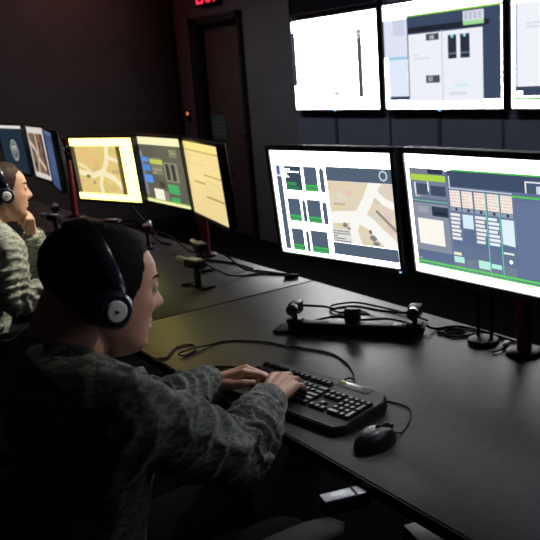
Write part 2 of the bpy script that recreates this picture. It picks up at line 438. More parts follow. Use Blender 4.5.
def art_dashboard(W, H):
    BG = (98, 114, 148)
    s = Scr(W, H); s.r(0, 0, 1, 1, WHT); s.r(.022, .125, 1, .925, BG)
    s.r(.30, .105, 1, .118, (80, 210, 70)); s.r(.28, .118, 1, .24, (66, 80, 106))
    s.r(.022, .115, .26, .165, (120, 130, 140)); s.r(.15, .118, .25, .155, (48, 56, 70))
    s.r(.03, .165, .265, .215, (176, 214, 74)); s.r(.03, .215, .265, .36, (120, 130, 150))
    s.r(.06, .24, .14, .33, (72, 84, 104)); s.r(.16, .25, .26, .33, (66, 78, 100)); s.r(.05, .23, .06, .33, (235, 240, 245)); s.r(.14, .22, .15, .30, (235, 240, 245))
    s.text(.05, .335, .09, .355, 1, (220, 225, 230), 2)
    s.r(.022, .375, .265, .385, (120, 190, 150)); s.r(.022, .40, .265, .80, (140, 148, 164))
    s.r(.155, .42, .265, .50, (52, 64, 86)); s.r(.06, .43, .13, .48, (160, 166, 178)); s.r(.17, .46, .25, .485, (40, 48, 64))
    s.r(.05, .53, .225, .745, (252, 248, 240))
    s.r(.27, .20, .278, .80, (120, 134, 160))
    s.r(.285, .16, .292, .25, (225, 230, 236)); s.r(.285, .25, .66, .26, (200, 208, 220))
    xs = [.285, .362, .440, .518, .596]
    for i, x in enumerate(xs):
        s.r(x, .27, x + .066, .40, (249, 236, 226)); s.text(x + .004, .275, x + .062, .395, 5, (226, 202, 188), 20 + i)
        s.r(x, .405, x + .066, .435, (150, 160, 178)); s.r(x + .03, .408, x + .045, .43, (50, 60, 80))
    for i, (k, cc) in enumerate(((0, (240, 238, 236)), (2, (240, 238, 236)), (3, (236, 246, 250)))):
        x = xs[k]
        for j in range(7):
            s.r(x, .45 + j * .032, x + .05 + .014 * random.random(), .472 + j * .032, cc)
    s.r(xs[1], .45, xs[1] + .066, .56, (216, 238, 252))
    s.poly([(xs[4], .45), (xs[4] + .07, .45), (xs[4] + .07, .65), (xs[4], .64)], (226, 242, 252))
    for i, x in enumerate(xs):
        s.r(x, .71, x + .07, .80, (104, 120, 148)); s.r(x, .81, x + .07, .925, (118, 130, 152))
    s.r(xs[0], .765, xs[0] + .05, .79, (240, 236, 200)); s.r(xs[0], .80, xs[0] + .065, .85, (190, 240, 226)); s.r(xs[2], .80, xs[2] + .07, .865, (190, 240, 226)); s.r(xs[3], .81, xs[3] + .06, .845, (190, 244, 230))
    s.r(xs[4], .70, xs[4] + .06, .715, (240, 240, 240)); s.disc(xs[4] + .04, .77, .008, WHT)
    s.line([(.512, .27), (.512, .91)], .005, (110, 214, 190)); s.line([(.59, .27), (.59, .91)], .005, (110, 214, 190))
    s.r(.74, .15, .99, .235, (235, 240, 245)); s.r(.748, .16, .99, .235, (76, 92, 120))
    for k in range(3): s.r(.80 + .06 * k, .18, .83 + .06 * k, .235, (210, 218, 228))
    s.r(.66, .262, 1, .275, (80, 210, 70))
    s.r(.68, .30, .99, .86, (104, 120, 154))
    s.r(.022, .885, 1, .90, (96, 220, 90)); s.r(.022, .912, 1, .925, (96, 220, 90)); s.text(.04, .86, .06, .875, 1, (220, 225, 230), 4)
    return s

def art_map(W, H, tint, white=WHT, tan=(226, 204, 150), side=True):
    s = Scr(W, H, tint, 8.0); s.r(0, 0, 1, 1, white)
    c = (.06, .12, .74, .90)
    s.r(.0, .12, .06, .90, (92, 80, 58)); s.r(*c, tan)
    for k in range(26):
        s.blob(.1 + .7 * random.random(), .15 + .7 * random.random(), .03 + .05 * random.random(), .03 + .05 * random.random(), tuple(max(0, t + random.randint(-14, 10)) for t in tan), c, k + 40)
    s.line([(.07, .55), (.30, .60), (.48, .54), (.56, .36), (.60, .10)], .06, (248, 236, 190), c)
    s.line([(.46, .55), (.64, .64), (.80, .86)], .06, (248, 236, 190), c)
    s.line([(.46, .56), (.40, .75), (.42, .92)], .05, (248, 236, 190), c)
    s.line([(.58, .30), (.72, .36), (.82, .40)], .04, (248, 236, 190), c)
    s.line([(.07, .40), (.2, .47), (.32, .60)], .03, (244, 230, 182), c)
    s.blob(.22, .62, .04, .03, (140, 122, 84), c, 1); s.blob(.30, .72, .03, .03, (170, 150, 110), c, 2); s.text(.62, .5, .74, .56, 2, (150, 134, 96), 6)
    if side: s.r(.74, .12, .81, .90, (104, 88, 52))
    return s

def art_status(W, H, tint):
    s = Scr(W, H, tint, 8.0); s.r(0, 0, 1, 1, (252, 246, 196)); s.r(.0, .115, 1, .945, (98, 96, 84))
    s.r(.0, .20, .14, .90, (124, 126, 130)); s.r(.10, .31, .26, .38, (94, 144, 220)); s.r(.10, .42, .27, .52, (84, 136, 218)); s.r(.10, .58, .28, .70, (94, 150, 232))
    s.text(.03, .24, .13, .31, 2, (170, 170, 170), 2)
    s.r(.30, .30, .54, .56, (130, 126, 104)); s.r(.28, .33, .56, .40, (196, 206, 90)); s.text(.32, .46, .52, .56, 2, (180, 176, 140), 8)
    s.r(.58, .36, .86, .64, (146, 142, 122)); s.r(.61, .38, .69, .62, (54, 54, 50)); s.r(.73, .38, .81, .62, (54, 54, 50))
    s.r(.74, .16, .90, .28, (130, 128, 100)); s.text(.76, .17, .88, .27, 3, (188, 184, 140), 3)
    s.r(.42, .66, .54, .75, (66, 62, 54)); s.r(.60, .68, .82, .82, (70, 174, 104)); s.r(.62, .87, .80, .94, (70, 174, 100))
    s.r(.27, .78, .48, .95, (249, 244, 222)); s.r(.49, .80, .58, .93, (136, 134, 116))
    s.r(0, .96, 1, 1, (250, 246, 180)); s.r(.0, .945, 1, .96, (140, 190, 70))
    return s

def art_sheet(W, H, tint):
    s = Scr(W, H, tint, 8.0); s.r(0, 0, 1, 1, (240, 216, 152)); s.r(0, 0, 1, .10, (250, 226, 140)); s.r(0, .10, 1, .125, (206, 178, 104))
    s.r(.18, .52, .52, .545, (176, 150, 92)); s.r(.50, .40, 1, .42, (190, 162, 100)); s.r(.48, .69, .96, .715, (176, 150, 92))
    s.text(.06, .16, .9, .36, 4, (226, 200, 136), 2); s.text(.52, .46, .9, .64, 3, (226, 200, 136), 5)
    return s

def art_seal(W, H):
    s = Scr(W, H, (1, 1, 1), 1.0); s.r(0, 0, 1, 1, (34, 46, 60)); s.r(0, 0, 1, .06, (225, 225, 220))
    G = (190, 194, 190); D = (44, 54, 66)
    s.disc(.53, .52, .145, G, 32); s.disc(.53, .52, .130, D, 32); s.disc(.53, .52, .118, (112, 118, 120), 32); s.disc(.53, .52, .094, D, 32)
    s.poly([(0.495, .42), (0.565, .42), (0.565, .55), (0.530, .63), (0.495, .55)], G); s.poly([(0.508, .45), (0.552, .45), (0.552, .54), (0.530, .59), (0.508, .54)], D)
    s.poly([(0.510, .40), (0.445, .46), (0.460, .56), (0.485, .50)], G); s.poly([(0.550, .40), (0.615, .46), (0.600, .56), (0.575, .50)], G)
    for k in range(16):
        a = 2 * pi * k / 16; s.disc(.53 + .106 * cos(a), .52 + .106 * sin(a) * W / H, .006, (190, 192, 188), 6)
    return s

def art_brown_map(W, H):
    s = Scr(W, H, (1, 1, 1), 1.0); s.r(0, 0, 1, 1, (215, 210, 200)); c = (.06, .12, .74, .90); s.r(*c, (126, 98, 80)); s.r(.74, .12, .86, .92, (58, 50, 46))
    for k in range(20): s.blob(.1 + .6 * random.random(), .2 + .6 * random.random(), .05, .06, (110 + random.randint(-20, 40), 86 + random.randint(-20, 30), 70 + random.randint(-10, 30)), c, k)
    s.line([(.05, .30), (.3, .42), (.45, .62), (.74, .80)], .07, (210, 190, 170), c); s.line([(.45, .10), (.48, .40), (.40, .60), (.3, .92)], .06, (206, 184, 164), c)
    s.blob(.2, .75, .06, .06, (50, 40, 36), c, 3); s.blob(.6, .35, .05, .08, (60, 46, 40), c, 4)
    return s

def art_blue(W, H):
    s = Scr(W, H, (1, 1, 1), 1.0); s.r(0, 0, 1, 1, (62, 78, 118)); s.r(0, 0, 1, .07, (96, 112, 148)); s.r(.1, .2, .9, .8, (72, 90, 132)); return s

def art_right(W, H):
    s = Scr(W, H); s.r(0, 0, 1, 1, (140, 164, 220)); s.r(0, 0, 1, .12, WHT); s.r(0, .95, 1, 1, WHT); s.r(.05, .2, .6, .85, (160, 182, 230))
    s.line([(.05, .5), (.3, .6), (.6, .4)], .03, (245, 248, 255), (.05, .2, .6, .85)); return s

def art_wall_map(W, H):
    s = Scr(W, H, (1, 1, 1), 14.0); s.r(0, 0, 1, 1, WHT); s.r(.0, .12, .05, .73, (44, 52, 78)); s.r(.035, .12, .70, .90, (252, 252, 250))
    c = (.035, .12, .70, .90)
    s.line([(.05, .60), (.3, .58), (.42, .45), (.5, .14)], .05, (255, 255, 255), c); s.blob(.16, .62, .02, .03, (236, 236, 232), c, 3); s.blob(.52, .83, .04, .03, (216, 216, 216), c, 4)
    s.r(.775, .17, .83, .88, (80, 80, 90)); s.disc(.80, .21, .034, (226, 226, 226)); s.disc(.79, .195, .009, (60, 60, 60)); s.disc(.815, .195, .009, (60, 60, 60)); s.r(.79, .225, .815, .245, (60, 60, 60))
    return s

def art_wall_dash(W, H):
    s = Scr(W, H, (1, 1, 1), 14.0); s.r(0, 0, 1, 1, WHT); s.r(.22, .115, 1, .135, (150, 220, 70))
    s.r(.22, .135, .985, .92, (58, 72, 98)); s.r(.0, .14, .22, .50, (222, 228, 244)); s.r(.09, .15, .20, .30, (206, 210, 232)); s.r(.03, .50, .22, .525, (150, 205, 235)); s.r(.03, .525, .22, .88, (226, 234, 250)); s.r(.03, .88, .22, .92, (60, 70, 92))
    s.r(.23, .235, .90, .285, (30, 34, 48)); s.r(.70, .15, .86, .235, (222, 226, 234)); s.r(.70, .235, .86, .27, (160, 220, 150))
    for k in range(4): s.r(.71 + .036 * k, .16, .735 + .036 * k, .225, (190, 194, 210))
    s.r(.23, .30, .85, .95, (238, 240, 248)); s.r(.52, .29, .53, .95, (206, 210, 226))
    s.r(.39, .31, .50, .37, (62, 72, 80)); s.r(.42, .325, .46, .36, (170, 180, 190)); s.r(.38, .69, .50, .76, (70, 78, 88)); s.r(.40, .70, .44, .745, (150, 160, 170))
    s.text(.27, .48, .50, .55, 2, (214, 216, 232), 3)
    s.r(.575, .34, .645, .55, (40, 48, 64)); s.r(.675, .34, .75, .55, (40, 48, 64)); s.r(.60, .34, .62, .365, (150, 220, 240)); s.r(.70, .34, .72, .365, (150, 220, 240)); s.r(.575, .50, .645, .51, (120, 130, 150)); s.r(.675, .50, .75, .51, (120, 130, 150))
    s.r(.62, .78, .74, .805, (206, 240, 230)); s.r(.58, .85, .72, .875, (214, 220, 234)); s.r(0, .935, 1, 1, WHT)
    return s

def art_wall_doc(W, H):
    s = Scr(W, H, (1, 1, 1), 14.0); s.r(0, 0, 1, 1, WHT); s.r(.02, .14, 1, .82, (240, 242, 250)); s.r(.02, .14, .035, .82, (170, 178, 200)); s.text(.10, .30, .4, .36, 2, (205, 208, 224), 4)
    s.r(.24, .46, .34, .54, (70, 78, 92)); s.r(.02, .82, 1, .90, (58, 70, 94)); s.r(.03, .86, .07, .885, WHT); s.r(.02, .91, 1, .935, (110, 220, 90)); s.r(.45, .2, .9, .78, (224, 228, 242))
    return s

# ------------------------------------------------------------------ monitors
def monitor(label, loc, yaw, pit, W, H, art, m, group, bez_=0.016, led=True):
    # origin at the middle of the picture; +x looks out of the screen, +y to the viewer's right
    o = thing('computer_monitor', label, 'monitor', loc, (0, -pit, yaw), group)
    b = B(); t = bez_
    fw, fh = W + 2 * t, H + 2 * t
    b.box((-0.004, 0, H / 2 + t / 2), (0.014, fw, t), bev=0.003); b.box((-0.004, 0, -H / 2 - t / 2 - 0.002), (0.014, fw, t + 0.004), bev=0.003)
    b.box((-0.004, -W / 2 - t / 2, 0), (0.014, t, fh), bev=0.003); b.box((-0.004, W / 2 + t / 2, 0), (0.014, t, fh), bev=0.003)
    b.build('bezel', M['bezel'], o)
    b = B().box((-0.021, 0, 0), (0.034, fw - 0.004, fh - 0.004), bev=0.008).box((-0.046, 0, 0), (0.024, fw * 0.6, fh * 0.62), bev=0.01)
    b.build('rear_case', M['black'], o)
    B().box((-0.062, 0, 0), (0.010, 0.11, 0.11), bev=0.003).build('mount_plate', M['black'], o)
    art.mesh('screen', m, o, -0.003)
    if led: B().box((0.0035, W / 2 + 0.002, -H / 2 - t * 0.5), (0.003, 0.006, 0.004)).build('power_light', M['led_blue'], o)['label'] = 'tiny blue power light'
    return o

G1 = 'desk monitors on the near desk'; G2 = 'desk monitors on the far desk'; G3 = 'desk monitors at the far end'
YEL = (0.66, 0.57, 0.108)
H0 = 0.324
MON = []
def yawd(a): return pi + rad(a)
MON.append(monitor('near monitor showing rows of slate cards beside a tan road map', (1.418, 1.892, 1.187), yawd(9.8), rad(-4.9), .47, H0, art_cards_map(.47, H0), M['scr'], G1))
MON.append(monitor('near monitor with blue dashboard and green lines, at the right edge', (1.477, 1.356, 1.188), yawd(1.5), rad(-5.6), .518, H0, art_dashboard(.518, H0), M['scr'], G1))
MON.append(monitor('near monitor with plain blue map, right of the blue dashboard', (1.40, .79, 1.188), yawd(-16), rad(-5), .518, H0, art_right(.518, H0), M['scr'], G1))
MON.append(monitor('yellow-tinted monitor with a road map beside the red pole', (1.565, 4.006, 1.153), yawd(15.9), rad(-4.7), .51, H0, art_map(.51, H0, YEL, WHT, (228, 200, 128)), M['scr_warm'], G2, 0.012, False))
MON.append(monitor('yellow-tinted monitor with dark status tiles between two brighter yellow screens', (1.667, 3.55, 1.158), yawd(-0.6), rad(-5.3), .51, H0, art_status(.51, H0, YEL), M['scr_warm'], G2, 0.012, False))
MON.append(monitor('plain pale yellow monitor turned away, rightmost of the yellow three', (1.62, 3.036, 1.151), yawd(-12.2), rad(-4.5), .518, H0, art_sheet(.518, H0, YEL), M['scr_warm'], G2, 0.012, False))
MON.append(monitor('dark monitor with a round grey seal above the far worker', (1.60, 5.72, 1.19), yawd(2), rad(-4.1), .50, H0, art_seal(.50, H0), M['scr_far'], G3, 0.012, False))
MON.append(monitor('small far monitor with a brown aerial map and white border', (1.586, 5.122, 1.189), yawd(-4.5), rad(-4.1), .45, H0, art_brown_map(.45, H0), M['scr_far'], G3, 0.012, False))
MON.append(monitor('blue monitor seen almost edge-on left of the red pole', (1.49, 4.585, 1.184), yawd(-12.5), rad(-3.1), .44, H0, art_blue(.44, H0), M['scr_far'], G3, 0.012, False))

# stands: a red pole per desk, black arms out to each monitor's back plate
def stand(label, x, y, top, mons):
    s = thing('monitor_stand', label, 'monitor stand', (x, y, DESK), group='red monitor stands')
    B().lathe([(0, 0), (.05, 0), (.05, .008), (.045, .012), (0, .012)]).build('base_plate', M['black'], s)
    B().cyl((0, 0, 0.010), (0, 0, top - DESK), 0.021).lathe([(0.021, 0), (0.027, .004), (0.027, .03), (0.018, .04), (0, .042)], Matrix.Translation((0, 0, top - DESK - 0.006))).build('pole', M['red'], s)['label'] = 'red round pole'
    for m in mons:
        mx = Matrix.Translation(m.location) @ m.rotation_euler.to_matrix().to_4x4()
        p = mx @ Vector((-0.066, 0, 0)); q = mx @ Vector((-0.12, 0, 0))
        z = p.z
        P0 = Vector((x, y, z)); o = Vector((x, y, DESK))
        d = (q - P0); d.z = 0
        el = P0 + d * 0.5 + Vector((0.02, 0, 0.0))
        b = B()
        b.tube([P0 - o, el - o, q - o, p - o], 0.014, 10)
        b.cyl(Vector((x, y, z - 0.025)) - o, Vector((x, y, z + 0.025)) - o, 0.034)
        b.cyl(el - o - Vector((0, 0, .022)), el - o + Vector((0, 0, .022)), 0.02)
        b.build('arm', M['black'], s)
    return s
stand('dark red monitor pole behind the near monitors', 1.785, 1.50, 1.26, MON[0:3])
stand('red monitor pole under the rightmost yellow monitor', 1.80, 3.42, 1.25, MON[3:6])
stand('bright red monitor pole between blue and yellow monitors', 1.80, 5.22, 1.225, MON[6:9])

# ------------------------------------------------------------------ wall displays
def wall_display(label, y0, y1, z0, z1, art, lit=True):
    W, H = abs(y1 - y0), z1 - z0
    o = thing('wall_display', label, 'wall display', (4.0, (y0 + y1) / 2, (z0 + z1) / 2), (0, 0, pi), 'video wall displays')
    t = 0.016
    b = B()
    b.box((-0.002, 0, H / 2 + t / 2), (0.02, W + 2 * t, t), bev=0.002); b.box((-0.002, 0, -H / 2 - t / 2), (0.02, W + 2 * t, t), bev=0.002)
    b.box((-0.002, -W / 2 - t / 2, 0), (0.02, t, H), bev=0.002); b.box((-0.002, W / 2 + t / 2, 0), (0.02, t, H), bev=0.002)
    b.build('bezel', M['bezel'], o)
    B().box((-0.0275, 0, 0), (0.045, W + 2 * t - .004, H + 2 * t - .004), bev=0.004).build('rear_case', M['black'], o)
    if lit:
        art.mesh('screen', M['scr_wall'], o, -0.003)
        B().box((0.0085, 0, -H / 2 - t * 0.5), (0.003, 0.03, 0.012)).build('power_light', M['led_blue'], o)['label'] = 'small blue power light'
    else:
        B().box((-0.003, 0, 0), (0.004, W, H)).build('screen', M['scr_off'], o, smooth=False)
    return o
zt, zb = 1.953, 1.243
wall_display('bright white wall display with a thin dark vertical bar', 5.735, 4.668, zb, zt - .01, art_wall_map(1.067, .70))
wall_display('wall display with pale dashboard and two small dark columns', 4.598, 3.515, zb, zt, art_wall_dash(1.083, .71))
wall_display('wall display with a white page, cut off by the right edge', 3.447, 2.364, zb, zt, art_wall_doc(1.083, .71))
wall_display('switched-off dark wall display above the bright white one', 5.735, 4.668, zt + .045, zt + .75, None, False)

# ------------------------------------------------------------------ desks
def desk(label, y0, y1):
    L = y1 - y0 - 0.010; x0, x1 = 0.97, 1.865; cx = (x0 + x1) / 2
    o = thing('office_desk', label, 'desk', (cx, (y0 + y1) / 2, 0), group='charcoal desks in a row')
    w = x1 - x0
    B().box((0.001, 0, DESK - 0.015), (w - 0.004, L, 0.03), bev=0.002).build('desktop', M['desk'], o)
    b = B().box((-w / 2 - 0.0005, 0, DESK - 0.0165), (0.003, L, 0.029), bev=0.001)
    b.build('edge_band', M['edge'], o)
    for sy in (-1, 1):
        for sx in (-1, 1):
            xx = sx * (w / 2 - 0.10) + (0.15 if sx < 0 else 0)
            B().box((xx, sy * (L / 2 - 0.05), (DESK - 0.03) / 2), (0.05, 0.05, DESK - 0.03), bev=0.004).build('leg', M['black'], o)
    b = B()
    for sy in (-1, 1): b.box((0.07, sy * (L / 2 - 0.05), DESK - 0.05), (w - 0.3, 0.03, 0.04))
    b.box((w / 2 - 0.1, 0, DESK - 0.05), (0.03, L - 0.12, 0.04))
    b.build('under_frame', M['black'], o)
    return o
desk('charcoal desk with keyboard and mouse in front of the near worker', 0.81, 2.64)
desk('charcoal desk under the yellow screens behind the near worker', 2.64, 4.47)
desk('charcoal desk furthest away, behind the worker at the left edge', 4.47, 6.30)

# ------------------------------------------------------------------ keyboard
kb = thing('keyboard', 'wide black keyboard under the near worker\'s hands', 'keyboard', (1.112, 1.652, DESK), (0, 0, rad(9) - pi / 2), 'input devices')
# local: +x to the typist's right, +y away from the typist
KT = rad(4.5)
def kz(y): return 0.018 + (y + 0.11) * math.tan(KT)
b = B()
poly = [(-.232, -.103), (.200, -.103), (.221, -.080), (.221, .06), (.195, .105), (.06, .112), (.03, .104), (-.2, .104), (-.232, .085)]
t = bmesh.new(); lo_ = [t.verts.new((x, y, 0.003)) for x, y in poly]; hi = [t.verts.new((x * .988, y * .975, kz(y) + .004)) for x, y in poly]
t.faces.new(lo_[::-1]); t.faces.new(hi)
for i in range(len(poly)): t.faces.new((lo_[i], lo_[(i + 1) % len(poly)], hi[(i + 1) % len(poly)], hi[i]))
bmesh.ops.bevel(t, geom=[e for e in t.edges], offset=0.003, segments=2, affect='EDGES')
b.merge(t); b.build('key_tray', M['kbody'], kb)
for sx in (-1, 1):
    for sy in (-.09, .08): B().box((sx * .19, sy, .002), (.03, .014, .004)).build('foot', M['rubber'], kb)
b = B().box((.10, .088, kz(.088) + .0015), (.11, .028, .008), Matrix.Rotation(KT, 3, 'X'), bev=.002)
b.build('media_panel', M['kpanel'], kb)
mp_ = B()
for k in range(5): mp_.box((.10 + k * .006, .088, kz(.088) + .0058), (.004, .008, .0012), Matrix.Rotation(KT, 3, 'X'))
mp_.build('logo_print', M['mark'], kb, smooth=False)['label'] = 'small pale lettering'
B().box((.055, .097, kz(.097) + .006), (.010, .005, .003)).build('indicator_light', M['led_green'], kb)['label'] = 'yellow-green status light'
U = 0.0190
KM = {}
def keymesh(w, h):
    k = (round(w, 2), round(h, 2))
    if k in KM: return KM[k]
    a = bmesh.new(); W_, H_ = w * U - .0026, h * U - .0026
    lo_ = [a.verts.new((sx * W_ / 2, sy * H_ / 2, 0)) for sx, sy in ((-1, -1), (1, -1), (1, 1), (-1, 1))]
    hi = [a.verts.new((sx * (W_ / 2 - .0022), sy * (H_ / 2 - .0022) + .0006, .0085)) for sx, sy in ((-1, -1), (1, -1), (1, 1), (-1, 1))]
    a.faces.new(lo_[::-1]); a.faces.new(hi)
    for i in range(4): a.faces.new((lo_[i], lo_[(i + 1) % 4], hi[(i + 1) % 4], hi[i]))
    bmesh.ops.bevel(a, geom=[e for e in a.edges if all(v.co.z > .004 for v in e.verts)], offset=.0011, segments=2, affect='EDGES')
    me = bpy.data.meshes.new('key'); a.to_mesh(me); a.free(); me.materials.append(M['key']); KM[k] = me; return me
def key(x, y, w=1, h=1):
    o = bpy.data.objects.new('key', keymesh(w, h)); COL.objects.link(o); o.parent = kb
    o.location = (x, y, kz(y) + .004); o.rotation_euler = (KT, 0, 0)
X0 = -.222
rows = [
    (.052, [1] * 13 + [2]), (.033, [1.5] + [1] * 12 + [1.5]), (.014, [1.75] + [1] * 11 + [2.25]),
    (-.005, [2.25] + [1] * 10 + [2.75]), (-.024, [1.25, 1.25, 1.25, 6.25, 1.25, 1.25, 1.25, 1.25])]
for y, ws in rows:
    x = X0
    for w in ws: key(x + w * U / 2, y - .022, w); x += w * U
for k in range(13): key(X0 + U * (k + .5 + .5 * ((k + 3) // 4 if k else 0) * .66), .056 + .008, 1)
XN = X0 + 15.3 * U
for r_ in range(2):
    for k in range(3): key(XN + U * (k + .5), .030 - U * r_, 1)
key(XN + U * 1.5, -.027); [key(XN + U * (k + .5), -.046) for k in range(3)]
XP = XN + 3.35 * U
for r_ in range(4):
    for k in range(3): key(XP + U * (k + .5), .030 - U * r_)
key(XP + U, -.046, 2); key(XP + U * 2.5, -.046)
key(XP + U * 3.5, .030); key(XP + U * 3.5, .0015, 1, 2); key(XP + U * 3.5, -.0365, 1, 2)

# ------------------------------------------------------------------ mouse
mo = thing('computer_mouse', 'black mouse beside the right end of the keyboard', 'mouse', (1.088, 1.337, DESK), (0, 0, rad(4)), 'input devices')
def mouse_f(u, v):
    a = 2 * pi * u; q = v * pi / 2
    rx = .062; ry = .034 - .004 * cos(a) ** 2
    hgt = .041
    rr = cos(q) ** .55
    x = rx * rr * cos(a); y = ry * rr * sin(a) * (1 - .10 * cos(a))
    z = .003 + hgt * sin(q) ** .8 * (1 - .35 * max(0, x / rx) ** 1.5 - .15 * max(0, -x / rx) ** 2)
    return (x, y, z)
b = B(); R_ = b.grid(mouse_f, 40, 16); b.bm.faces.new(R_[0][::-1])
bmesh.ops.remove_doubles(b.bm, verts=b.bm.verts, dist=1e-5)
b.build('mouse_body', M['mouse'], mo)
B().box((.030, 0, .0355), (.058, .0016, .012), Matrix.Rotation(rad(16), 3, 'Y')).build('button_seam', M['edge'], mo)
B().lathe([(0, -.003), (.011, -.003), (.012, 0), (.011, .003), (0, .003)], Matrix.Translation((.034, 0, .0345)) @ Matrix.Rotation(pi / 2, 4, 'X')).build('scroll_wheel', M['gloss'], mo)
B().box((-.022, 0, .0415), (.012, .007, .0012), Matrix.Rotation(rad(-6), 3, 'Y')).build('logo_print', M['mark'], mo)['label'] = 'small pale mark'

# ------------------------------------------------------------------ cables
def cable(name, label, pts, r=0.0025, group='loose black cables on the desks', z=DESK):
    P = [(p[0], p[1], (p[2] if len(p) > 2 else z + r + 0.0003)) for p in pts]
    o = B().tube(bez(P, 8), r, 8).build(name, M['rubber'])
    return tag(o, label, 'cable', group)
cable('keyboard_cable', 'thin black cable looping from the desk edge round behind the keyboard', [(.974, 2.245), (1.0, 2.232), (1.035, 2.27), (1.073, 2.298), (1.115, 2.285), (1.10, 2.228), (1.05, 2.203), (1.035, 2.218, .749), (1.09, 2.228, .750), (1.16, 2.236), (1.225, 2.224), (1.30, 2.13), (1.325, 2.05), (1.37, 1.95), (1.385, 1.88), (1.36, 1.78), (1.31, 1.69), (1.262, 1.655, .765), (1.235, 1.642, .768)])
cable('black_cable', 'thick black cable running from the desk edge to the far hand', [(.972, 2.06, .744), (.99, 2.06), (1.047, 2.058), (1.10, 2.01), (1.126, 1.97), (1.16, 1.90, .75), (1.165, 1.88, .752)], 0.0035)
cable('mouse_cable', 'black cable from the mouse to the back of the keyboard', [(1.147, 1.341, .753), (1.175, 1.345), (1.225, 1.375), (1.268, 1.415), (1.282, 1.45), (1.272, 1.495), (1.25, 1.52)], 0.0022)

# ------------------------------------------------------------------ tracking camera rail on the near desk
def local(o, p): return o.matrix_world.inverted() @ Vector(p)
RA = Vector((1.425, 2.21, 0)); RBp = Vector((1.715, 1.815, 0)); rd = (RBp - RA).normalized(); rl = (RBp - RA).length
tr = thing('camera_rail', 'black camera rail with two round lenses behind the keyboard', 'camera rail', ((RA.x + RBp.x) / 2, (RA.y + RBp.y) / 2, DESK), (0, 0, math.atan2(rd.y, rd.x)), 'tracking cameras')
B().box((0.005, 0, 0.016), (rl * .92, 0.046, 0.024), bev=0.004).box((0.005, 0, 0.003), (rl * .8, .07, .006)).build('rail', M['black'], tr)
B().box((-rl / 2 + 0.03, -0.01, 0.004), (0.10, 0.085, 0.006), bev=0.002).build('end_plate', M['pad'], tr)['label'] = 'flat grey end plate'
B().box((rl / 2 - 0.09, -0.005, 0.0295), (0.045, 0.03, 0.003), bev=0.001).build('silver_plate', M['silver'], tr)['label'] = 'small silver plate'
b = B().box((-0.01, 0.03, 0.045), (0.05, 0.03, 0.045), bev=0.004)
b.cyl((-0.01, 0.01, 0.028), (-0.01, 0.03, 0.03), 0.01); b.build('light_pod', M['olive'], tr)['label'] = 'small olive box'
for sx in (-1, 1):
    cx_ = sx * (rl / 2 - 0.045); fa = rad(-90 - 24 * 0)  # cameras look back over the desk edge
    c = B(); c.cyl((cx_, 0, .026), (cx_, 0, .055), .009); c.box((cx_, 0.016, .072), (.038, .05, .036), bev=.004); c.box((cx_, .0, .030), (.05, .04, .014), bev=.003)
    co = c.build('camera', M['black'], tr)
    ln = B().lathe([(0, 0), (.017, 0), (.0205, .004), (.0205, .022), (.017, .024), (.0165, .020), (0, .0185)], Matrix.Translation((cx_, -0.006, .072)) @ Matrix.Rotation(pi / 2, 4, 'X')).build('lens', M['lens'], co)
    ln['label'] = 'round dark lens'
# its cables
def railp(x, y, z): 
    v = Matrix.Rotation(math.atan2(rd.y, rd.x), 3, 'Z') @ Vector((x, y, 0)); return (tr.location.x + v.x, tr.location.y + v.y, DESK + z)
cable('rail_cable', 'black cable arching behind the camera rail towards the desk seam', [railp(-rl / 2 + .045, .042, .07), railp(-.13, .10, .05), railp(-.12, .20, .012), railp(-.06, .25, .006), railp(.02, .2, .012), railp(.1, .13, .03), railp(.16, .06, .05), railp(rl / 2 - .045, .042, .07)], .004)
cable('rail_cable', 'black cable curling from the olive box along the rail', [railp(-.01, .046, .045), railp(.03, .09, .03), railp(-.04, .16, .006), railp(-.12, .19, .006), railp(-.15, .25, .006), railp(-.08, .30, .006), railp(.02, .26, .006), railp(.12, .2, .006), railp(.22, .12, .006)], .0035)
cable('rail_cable', 'black cable lying straight on top of the rail', [railp(-.17, .035, .012), railp(-.08, .05, .03), railp(0.02, .055, .022), railp(.1, .05, .03), railp(.17, .045, .02)], .004)
cable('black_cable', 'looped black cable right of the camera rail', [(1.735, 1.80), (1.76, 1.76), (1.80, 1.745), (1.79, 1.79), (1.755, 1.79), (1.74, 1.745), (1.775, 1.715), (1.80, 1.71), (1.815, 1.66)], .0035)
cable('black_cable', 'black cable trailing along the back of the near desk', [railp(rl / 2 - .01, .02, .02), (1.76, 1.83), (1.82, 1.80), (1.84, 1.72), (1.835, 1.62), (1.83, 1.52), (1.84, 1.40), (1.82, 1.28)], .004)
# round puck stand with short posts, right of the rail
pk = thing('cable_puck', 'round black base with two short posts beside the red pole', 'cable stand', (1.775, 1.645, DESK))
B().lathe([(0, 0), (.045, 0), (.047, .004), (.044, .012), (.02, .017), (0, .018)]).build('base', M['black'], pk)
for dx, dy, hh in ((0.0, .02, .30), (.012, -.02, .24)): B().cyl((dx, dy, .010), (dx, dy, hh), .0055).build('post', M['black'], pk)
for i, (x, y, a, l) in enumerate(((1.795, 1.575, .5, 'small silver connector left of the red pole'), (1.835, 1.43, 1.9, 'small silver connector right of the red pole'))):
    cn = thing('cable_connector', l, 'connector', (x, y, DESK), (0, 0, a), 'silver connectors')
    B().box((0, 0, .007), (.04, .016, .012), bev=.003).build('plug', M['silver'], cn)
    B().tube(bez([(-.02, 0, .007), (-.05, .004, .006), (-.075, .025, .004)], 5), .003).build('lead', M['rubber'], cn)

